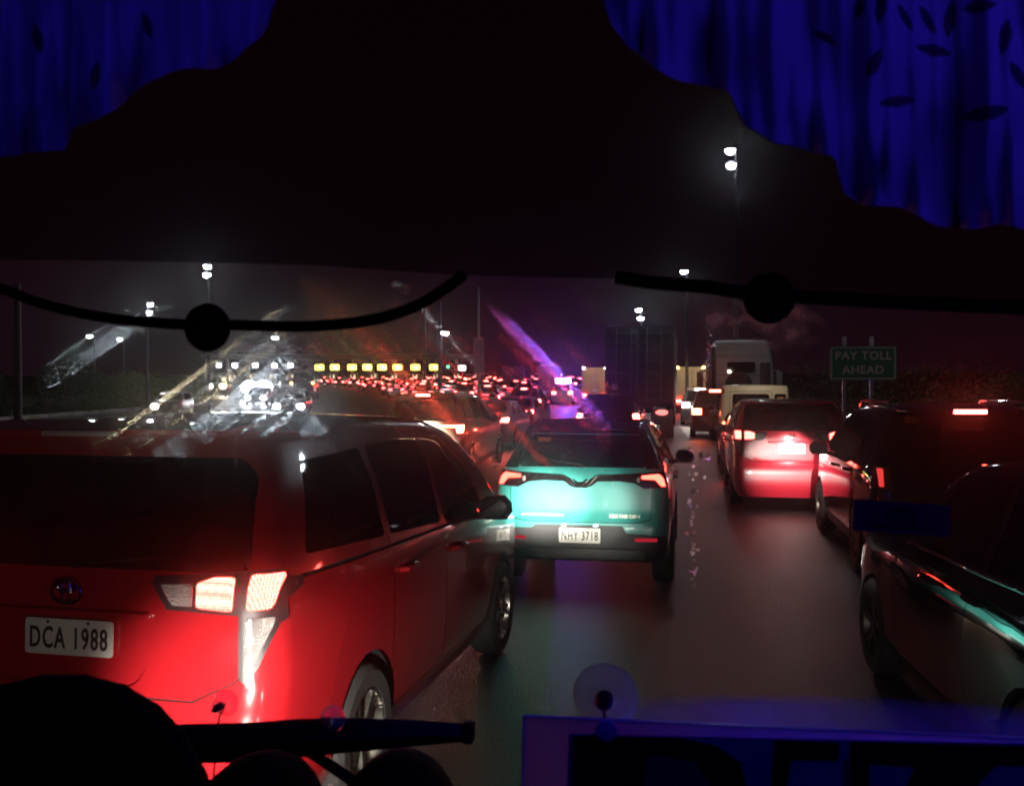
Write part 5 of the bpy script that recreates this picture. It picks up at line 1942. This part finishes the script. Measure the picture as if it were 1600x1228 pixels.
# ---- suction cups
CUP = clear_plastic('cup_vinyl', (0.95, 0.9, 0.95), 0.10)


def suction_cup(px, py, rad, label, hook=None):
    c = on_screen(px, py, 0.012)
    root = empty('suction_cup', c)
    MB().lathe([(rad, 0.0), (rad * 0.93, 0.004), (rad * 0.6, 0.009), (rad * 0.32, 0.013), (rad * 0.26, 0.016), (rad * 0.26, 0.011), (rad * 0.6, 0.005), (rad * 0.97, -0.001)], FACE_Y, 36).build('disc', CUP, root)
    MB().lathe([(rad * 0.13, 0.010), (rad * 0.27, 0.014), (rad * 0.28, 0.024), (rad * 0.18, 0.030), (0.0, 0.031)], FACE_Y, 20).build('nub', mat('cup_core', (0.06, 0.02, 0.025), 0.35), root)
    if hook:
        MB().tube([(0, -0.026, -0.004), (0.002, -0.034, -rad * 0.5), (0.001, -0.036, hook), (0.004, -0.046, hook - 0.006), (0.005, -0.052, hook + 0.002)], 0.0018, 6).build('hook', BLACK_PLASTIC, root)
    tag(root, label, 'suction cup')
    return root


suction_cup(946, 1086, 0.0365, 'large clear suction cup that holds up the blue sign', -0.036)
suction_cup(352, 1097, 0.0165, 'small clear suction cup above the wiper on the red van', None)
suction_cup(521, 1121, 0.0150, 'small suction cup at the middle of the wiper blade', None)
for px, py, lab in ((345, 1120, 'thin wire hanging from the small suction cup'),):
    o = MB().tube([on_screen(352, 1098, 0.02), on_screen(343, 1118, 0.02), on_screen(338, 1150, 0.02), on_screen(332, 1240, 0.02)], 0.0012, 6).build('wire', BLACK_PLASTIC)
    tag(o, lab, 'wire')

# ---- route board on the dash, lit blue from behind
tl, tr = on_screen(819, 1120, 0.06), on_screen(1640, 1157, 0.06)
bl, br = on_screen(816, 1330, 0.06), on_screen(1640, 1370, 0.06)
ex, ez = (tr - tl), (bl - tl)
bd = empty('route_board', (tl + tr) / 2 + ez)
bb = Vector(bd.location)


def board_pt(s, t, off=0.0):
    return tl + ex * s + ez * t + Vector((0, -off, 0)) - bb


def board_poly(name, pts, m, off, thick, parent):
    n_ = len(pts)
    vs = [board_pt(s, t, off) for s, t in pts] + [board_pt(s, t, off - thick) for s, t in pts]
    fs = [tuple(range(n_)), tuple(reversed(range(n_, 2 * n_)))] + [(i, (i + 1) % n_, (i + 1) % n_ + n_, i + n_) for i in range(n_)]
    return MB().add(vs, fs).build(name, m, parent)


def acrylic():
    m = bpy.data.materials.new('milky_acrylic')
    m.use_nodes = True
    nt = m.node_tree
    b = nt.nodes['Principled BSDF']
    b.inputs['Base Color'].default_value = (0.7, 0.7, 0.75, 1)
    b.inputs['Roughness'].default_value = 0.3
    tr_ = nt.nodes.new('ShaderNodeBsdfTranslucent')
    tr_.inputs[0].default_value = (0.75, 0.72, 0.8, 1)
    nz = nt.nodes.new('ShaderNodeTexNoise')
    nz.inputs['Scale'].default_value = 6
    mr = nt.nodes.new('ShaderNodeMapRange')
    mr.inputs[3].default_value = 0.45
    mr.inputs[4].default_value = 0.7
    nt.links.new(nz.outputs['Fac'], mr.inputs[0])
    mx = nt.nodes.new('ShaderNodeMixShader')
    nt.links.new(mr.outputs[0], mx.inputs[0])
    nt.links.new(b.outputs[0], mx.inputs[1])
    nt.links.new(tr_.outputs[0], mx.inputs[2])
    nt.links.new(mx.outputs[0], nt.nodes['Material Output'].inputs[0])
    return m


ACR = acrylic()
board_poly('acrylic_sheet', [(0, 0), (1, 0), (1, 1), (0, 1)], ACR, 0.0, 0.003, bd)
RIMG = mat('polished_edge', (0.75, 0.75, 0.85), 0.3)
board_poly('top_edge', [(0, -0.010), (1, -0.010), (1, 0.0), (0, 0.0)], RIMG, 0.001, 0.006, bd)
board_poly('side_edge', [(-0.003, -0.010), (0.0, -0.010), (0.0, 1), (-0.003, 1)], RIMG, 0.001, 0.006, bd)
INKB = mat('board_ink', (0.006, 0.006, 0.008), 0.6)
INKR = mat('board_ink_brown', (0.16, 0.03, 0.10), 0.6)


def q(px, py):
    """pixel on the board -> board coordinates"""
    p = on_screen(px, py, 0.06) - tl
    return (p.dot(ex) / ex.length_squared, p.dot(ez) / ez.length_squared)


board_poly('printed_panel', [q(*p) for p in ((890, 1148), (1640, 1186), (1640, 1360), (888, 1330))], mat('panel_print', (0.30, 0.22, 0.42), 0.7, noise=0.3, nscale=14), 0.0012, 0.001, bd)
for name, pts in (('letter', [(898, 1150), (957, 1153), (946, 1180), (935, 1330), (898, 1330)]),
                  ('letter', [(957, 1153), (1060, 1158), (1120, 1172), (1160, 1200), (1190, 1330), (1140, 1330), (1118, 1240), (1090, 1196), (1040, 1184), (1015, 1182), (1000, 1330), (935, 1330), (946, 1180)]),
                  ('letter', [(1212, 1166), (1312, 1173), (1312, 1196), (1240, 1192), (1215, 1330), (1205, 1330)]),
                  ('letter', [(1330, 1172), (1600, 1187), (1640, 1189), (1640, 1214), (1560, 1210), (1530, 1240), (1520, 1330), (1412, 1330), (1420, 1240), (1432, 1208), (1380, 1204), (1360, 1200), (1358, 1330), (1332, 1330)])):
    board_poly(name, [q(*p) for p in pts], INKB, 0.0035, 0.002, bd)
for pts in ([(1005, 1178), (1095, 1190), (1124, 1240), (1150, 1330), (990, 1330)], [(1322, 1200), (1345, 1200), (1345, 1330), (1318, 1330)]):
    board_poly('letter_shadow', [q(*p) for p in pts], INKR, 0.0030, 0.0015, bd)
k = MB().lathe([(0.0, 0.006), (0.011, 0.004), (0.012, 0.0)], Matrix.Translation(on_screen(948, 1140, 0.066) - bb) @ FACE_Y, 14).build('rivet', mat('rivet_pale', (0.7, 0.7, 0.75), 0.4), bd)
tag(bd, 'milky route board with dark cropped letters glowing blue on the dash', 'sign board')
t, l = led_tube((0.00, 1.105, 1.45), (0.95, 1.105, 1.45), 0.95, 'blue LED tube lying on the dash behind the route board', True)
l.rotation_euler = (math.radians(192), 0, 0)

# ---- toll tag stuck to the glass
c = on_screen(1408, 809, 0.008)
tagr = empty('toll_tag', c)
hw_, hh_ = 68.0 / FPX * 1.12, 23.0 / FPX * 1.12
MT = Matrix.Rotation(0.05, 4, 'Y') @ FACE_Y
MB().prism(rounded([(-hw_, -hh_), (hw_, -hh_), (hw_, hh_), (-hw_, hh_)], 0.003), MT, 0.0015).build('card', mat('tag_violet', (0.30, 0.10, 0.045), 0.6, noise=0.25, nscale=60), tagr)
for cx, cy, lx, ly in ((0, 0.0015, 0.030, 0.010), (0, -0.009, 0.07, 0.004), (0.0, 0.010, 0.022, 0.003)):
    MB().box(MT @ Vector((cx, cy, 0.0019)), (lx, 0.0006, ly), ry=0.05).build('print', mat('tag_print', (0.012, 0.008, 0.015), 0.7), tagr)
tag(tagr, 'small violet toll tag card stuck to the windscreen in front of the black SUV', 'toll tag')

# ---- steering wheel and dash humps (dark shapes along the bottom left)
DARK = mat('dark_vinyl', (0.020, 0.010, 0.0025), 0.8, spec=0.08, noise=0.3, nscale=60, bump=0.2, bscale=200)
c = P(45, 1352, 0.88)
sw_ = empty('steering_wheel', c)
ring, rad = [], 292 / FPX * 0.88
Mw = Matrix.Rotation(YAW, 4, 'Z') @ Matrix.Rotation(math.radians(64), 4, 'X')
rim = MB()
N = 160
vs, fs = [], []
for i in range(N):
    a = 2 * math.pi * i / N
    bump = 1.0 + 0.10 * max(0.0, math.cos(a * 26)) ** 2
    for k in range(10):
        b = 2 * math.pi * k / 10
        rr = 0.017 * bump
        vs.append(Mw @ Vector(((rad - 0.017 + rr * math.cos(b)) * math.cos(a), (rad - 0.017 + rr * math.cos(b)) * math.sin(a), rr * math.sin(b))))
for i in range(N):
    for k in range(10):
        a, b = i * 10 + k, i * 10 + (k + 1) % 10
        fs.append((a, b, (b + 10) % (N * 10), (a + 10) % (N * 10)))
rim.add(vs, fs).build('ribbed_rim', DARK, sw_)
MB().lathe([(0.0, 0.01), (0.06, 0.005), (0.07, -0.03), (0.03, -0.06)], Mw, 20).build('hub', DARK, sw_)
for a in (0.1, math.pi - 0.1, -math.pi / 2):
    MB().tube([Mw @ Vector((0.04 * math.cos(a), 0.04 * math.sin(a), -0.01)), Mw @ Vector(((rad - 0.02) * math.cos(a), (rad - 0.02) * math.sin(a), 0))], 0.012, 8).build('spoke', DARK, sw_)
tag(sw_, 'dark steering wheel rim with a ribbed cover at the lower left', 'steering wheel')


def hump(name, cx, cy, rx, ry, d, label, cat):
    """rounded dash cowl: a half dome lying on the dash"""
    c = P(cx, cy, d)
    o = MB().lathe([(1.0, -1.6), (1.0, 0.0), (0.97, 0.22), (0.88, 0.46), (0.72, 0.69), (0.48, 0.88), (0.2, 0.98), (0.0, 1.0)], Matrix.Diagonal((rx / FPX * d, 0.10, ry / FPX * d, 1)), 36).build(name, DARK)
    o.location = c
    tag(o, label, cat)


hump('instrument_cowl', 70, 1340, 232, 262, 1.0, 'big dark instrument cowl seen through the steering wheel', 'cowl')
hump('dash_vent', 400, 1290, 98, 106, 0.98, 'dark rounded dash vent right of the steering wheel', 'vent')
hump('dash_speaker', 618, 1300, 96, 120, 0.98, 'dark rounded dash speaker with a blue lit edge', 'speaker')


# ---- hair-fine wiper scratches in the glass: they draw each lamp out into a streak
SCR = bpy.data.materials.new('scratch_glass')
SCR.use_nodes = True
_n = SCR.node_tree
_n.nodes.remove(_n.nodes['Principled BSDF'])
_t = _n.nodes.new('ShaderNodeBsdfRefraction')
_t.inputs['Roughness'].default_value = 0.0
_t.inputs['IOR'].default_value = 1.042
_n.links.new(_t.outputs[0], _n.nodes['Material Output'].inputs[0])


def scratches(name, quad, angle, spacing, rad, label, seed):
    """parallel scratches inside a patch of the pane; angle: direction of the scratches in degrees, counter-clockwise from horizontal"""
    rnd = random.Random(seed)
    cs = [on_screen(x, y, 0.004) for x, y in quad]
    x0, x1 = min(c.x for c in cs), max(c.x for c in cs)
    z0, z1 = min(c.z for c in cs), max(c.z for c in cs)
    y = cs[0].y
    a = math.radians(angle)
    u, w = Vector((math.cos(a), 0, math.sin(a))), Vector((-math.sin(a), 0, math.cos(a)))
    mid = Vector(((x0 + x1) / 2, y, (z0 + z1) / 2))
    poly = [((c - mid).dot(u), (c - mid).dot(w)) for c in cs]
    lo, hi = min(p[1] for p in poly), max(p[1] for p in poly)
    b = MB()
    t = lo + spacing * 0.5
    while t < hi:
        xs = []
        for (p, q_) in zip(poly, poly[1:] + poly[:1]):
            if (p[1] > t) != (q_[1] > t):
                xs.append(p[0] + (q_[0] - p[0]) * (t - p[1]) / (q_[1] - p[1]))
        if len(xs) >= 2:
            s0, s1 = min(xs), max(xs)
            L_ = s1 - s0
            s0 += L_ * 0.40 * rnd.random() ** 1.5
            s1 -= L_ * 0.40 * rnd.random() ** 1.5
            n_ = 4
            tilt = rnd.gauss(0, 0.003)
            pts = []
            for k in range(n_ + 1):
                s = s0 + (s1 - s0) * k / n_
                pts.append(mid + u * s + w * (t + tilt * s + 0.015 * s * s))
            b.tube(pts, rad, 8, caps=False)
        t += spacing * rnd.uniform(0.7, 1.3)
    o = b.build(name, SCR, None, True, 180)
    tag(o, label, 'scratches', kind='stuff')


scratches('wiper_scratches', [(470, 432), (960, 436), (960, 760), (560, 760), (405, 625), (470, 600)], 43, 0.0011, 0.000055, 'hair-fine wiper scratches in the middle of the windscreen', 1)
scratches('wiper_scratches', [(60, 470), (462, 470), (462, 720), (60, 720)], -48, 0.0011, 0.00006, 'hair-fine wiper scratches in the left part of the windscreen', 2)

# ---- water beads running down the glass
rw = random.Random(21)
wm = bpy.data.materials.new('water')
wm.use_nodes = True
wbs = wm.node_tree.nodes['Principled BSDF']
wbs.inputs['Transmission Weight'].default_value = 1.0
wbs.inputs['Roughness'].default_value = 0.03
wbs.inputs['IOR'].default_value = 1.33


def beads(name, pts, label):
    b = MB()
    for px, py, r_ in pts:
        c = on_screen(px, py, 0.005)
        k = r_ / FPX * 1.1
        b.lathe([(0.0, 1.0), (0.45, 0.86), (0.8, 0.55), (1.0, 0.0), (0.7, -0.2), (0.0, -0.25)], Matrix.Translation(c) @ Matrix.Rotation(rw.uniform(-.4, .4), 4, 'Y') @ FACE_Y @ Matrix.Diagonal((k * rw.uniform(0.7, 1.2), k * rw.uniform(0.9, 1.6), k * 0.7, 1)), 10)
    o = b.build(name, wm, None, True, 80)
    tag(o, label, 'water drops', kind='stuff')


beads('water_drops', [(1082 + rw.gauss(0, 4), 700 + 215 * rw.random() ** 1.1, rw.uniform(1.4, 3.4)) for _ in range(46)] + [(1098 + rw.gauss(0, 5), 712 + rw.gauss(0, 6), rw.uniform(2, 4)) for _ in range(7)] + [(1100, 745, 3), (1106, 716, 4)], 'line of water drops beside the teal taxi')
beads('water_drops', [(1150 + rw.gauss(0, 5), 172 + 140 * rw.random(), rw.uniform(1.2, 2.8)) for _ in range(26)] + [(1135 + rw.gauss(0, 3), 300 + 110 * rw.random(), rw.uniform(1.2, 2.4)) for _ in range(10)] + [(1112 - k * 0.6 + rw.gauss(0, 2), 500 + k * 6, rw.uniform(1.5, 3)) for k in range(17)], 'trickle of water drops under the right curtain')


# ---- dried smudges on the glass, and an added film for the board's reflection
def smudge(name, quad, col, scale, stretch, lo_, hi_, top, label, inside_lit=False):
    n_ = 40
    v, f, at = [], [], []
    a, b, c, d = [Vector((*p, 0)) for p in quad]
    for j in range(n_ + 1):
        for i in range(n_ + 1):
            s, t = i / n_, j / n_
            p = a.lerp(b, s).lerp(d.lerp(c, s), t)
            v.append(tuple(on_screen(p.x, p.y, 0.009)))
            e = 1 - ((2 * s - 1) ** 2 + (2 * t - 1) ** 2)
            at.append(max(0.0, min(1.0, e * 1.6)))
    for j in range(n_):
        for i in range(n_):
            k = j * (n_ + 1) + i
            if max(at[k], at[k + 1], at[k + n_ + 1], at[k + n_ + 2]) > 0.02:
                f.append((k, k + 1, k + n_ + 2, k + n_ + 1))
    me = bpy.data.meshes.new(name)
    me.from_pydata(v, [], f)
    me.attributes.new('film', 'FLOAT', 'POINT').data.foreach_set('value', at)
    m = bpy.data.materials.new(name)
    m.use_nodes = True
    nt = m.node_tree
    nt.nodes.remove(nt.nodes['Principled BSDF'])
    tr_ = nt.nodes.new('ShaderNodeBsdfTransparent')
    tl_ = nt.nodes.new('ShaderNodeBsdfDiffuse' if inside_lit else 'ShaderNodeBsdfTranslucent')
    tl_.inputs[0].default_value = (*col, 1)
    an = nt.nodes.new('ShaderNodeAttribute')
    an.attribute_name = 'film'
    tc = nt.nodes.new('ShaderNodeTexCoord')
    mp = nt.nodes.new('ShaderNodeMapping')
    mp.inputs['Scale'].default_value = stretch
    nz = nt.nodes.new('ShaderNodeTexNoise')
    nz.inputs['Scale'].default_value = scale
    nz.inputs['Detail'].default_value = 5
    nz.inputs['Distortion'].default_value = 0.6
    nt.links.new(tc.outputs['Object'], mp.inputs[0])
    nt.links.new(mp.outputs[0], nz.inputs[0])
    mr = nt.nodes.new('ShaderNodeMapRange')
    mr.inputs[1].default_value = lo_
    mr.inputs[2].default_value = hi_
    mr.inputs[4].default_value = top
    nt.links.new(nz.outputs['Fac'], mr.inputs[0])
    mu = nt.nodes.new('ShaderNodeMath')
    mu.operation = 'MULTIPLY'
    nt.links.new(mr.outputs[0], mu.inputs[0])
    nt.links.new(an.outputs['Fac'], mu.inputs[1])
    mx = nt.nodes.new('ShaderNodeMixShader')
    nt.links.new(mu.outputs[0], mx.inputs[0])
    nt.links.new(tr_.outputs[0], mx.inputs[1])
    nt.links.new(tl_.outputs[0], mx.inputs[2])
    nt.links.new(mx.outputs[0], nt.nodes['Material Output'].inputs[0])
    me.materials.append(m)
    o = bpy.data.objects.new(name, me)
    COL.objects.link(o)
    tag(o, label, 'smudge')


smudge('glass_smudge', [(1085, 450), (1300, 470), (1290, 560), (1080, 540)], (0.8, 0.75, 0.75), 28, (1, 1, 1.3), 0.42, 0.62, 0.55, 'pinkish dried smudge on the glass under the right knob')
smudge('board_reflection_film', [(860, 1070), (1760, 1100), (1760, 1190), (860, 1160)], (0.8, 0.8, 0.85), 5, (1, 1, 1), 0.2, 0.7, 0.6, 'added film on the glass in place of the blue reflection above the route board', True)  # added film, stands in for the lit board mirrored in the windscreen
smudge('glass_smudge', [(345, 505), (520, 505), (520, 660), (345, 660)], (0.85, 0.9, 0.95), 60, (1.0, 1, 4.5), 0.46, 0.64, 0.5, 'flecked dried smudge on the glass before the oncoming headlights')
# ------------------------------------------------------------------ beams of our own headlights
def aim(px, py, d):
    return tuple(P(px, py, d))


for px, py, d, en, sz in ((826, 786, 9.4, 9000, 6.0), (862, 785, 9.4, 14000, 6.0), (925, 787, 9.4, 5000, 6.6), (915, 780, 9.4, 1300, 11.0), (1232, 735, 15.2, 15000, 6.2)):
    lamp('headlight_beam', 'SPOT', en, (1.0, 0.95, 0.86), (0.72, 1.44, 0.92), cabin, target=aim(px, py, d), spot_size=math.radians(sz), spot_blend=1.0, shadow_soft_size=0.05)
lamp('headlight_spread', 'SPOT', 35, (1.0, 0.93, 0.82), (0.72, 1.44, 0.92), cabin, target=(1.8, 9, 0.1), spot_size=math.radians(46), spot_blend=1.0, shadow_soft_size=0.06)
lamp('headlight_beam', 'SPOT', 1300, (1.0, 0.95, 0.86), (-1.02, 1.44, 0.80), cabin, target=aim(385, 1140, 3.75), spot_size=math.radians(32), spot_blend=1.0, shadow_soft_size=0.06)
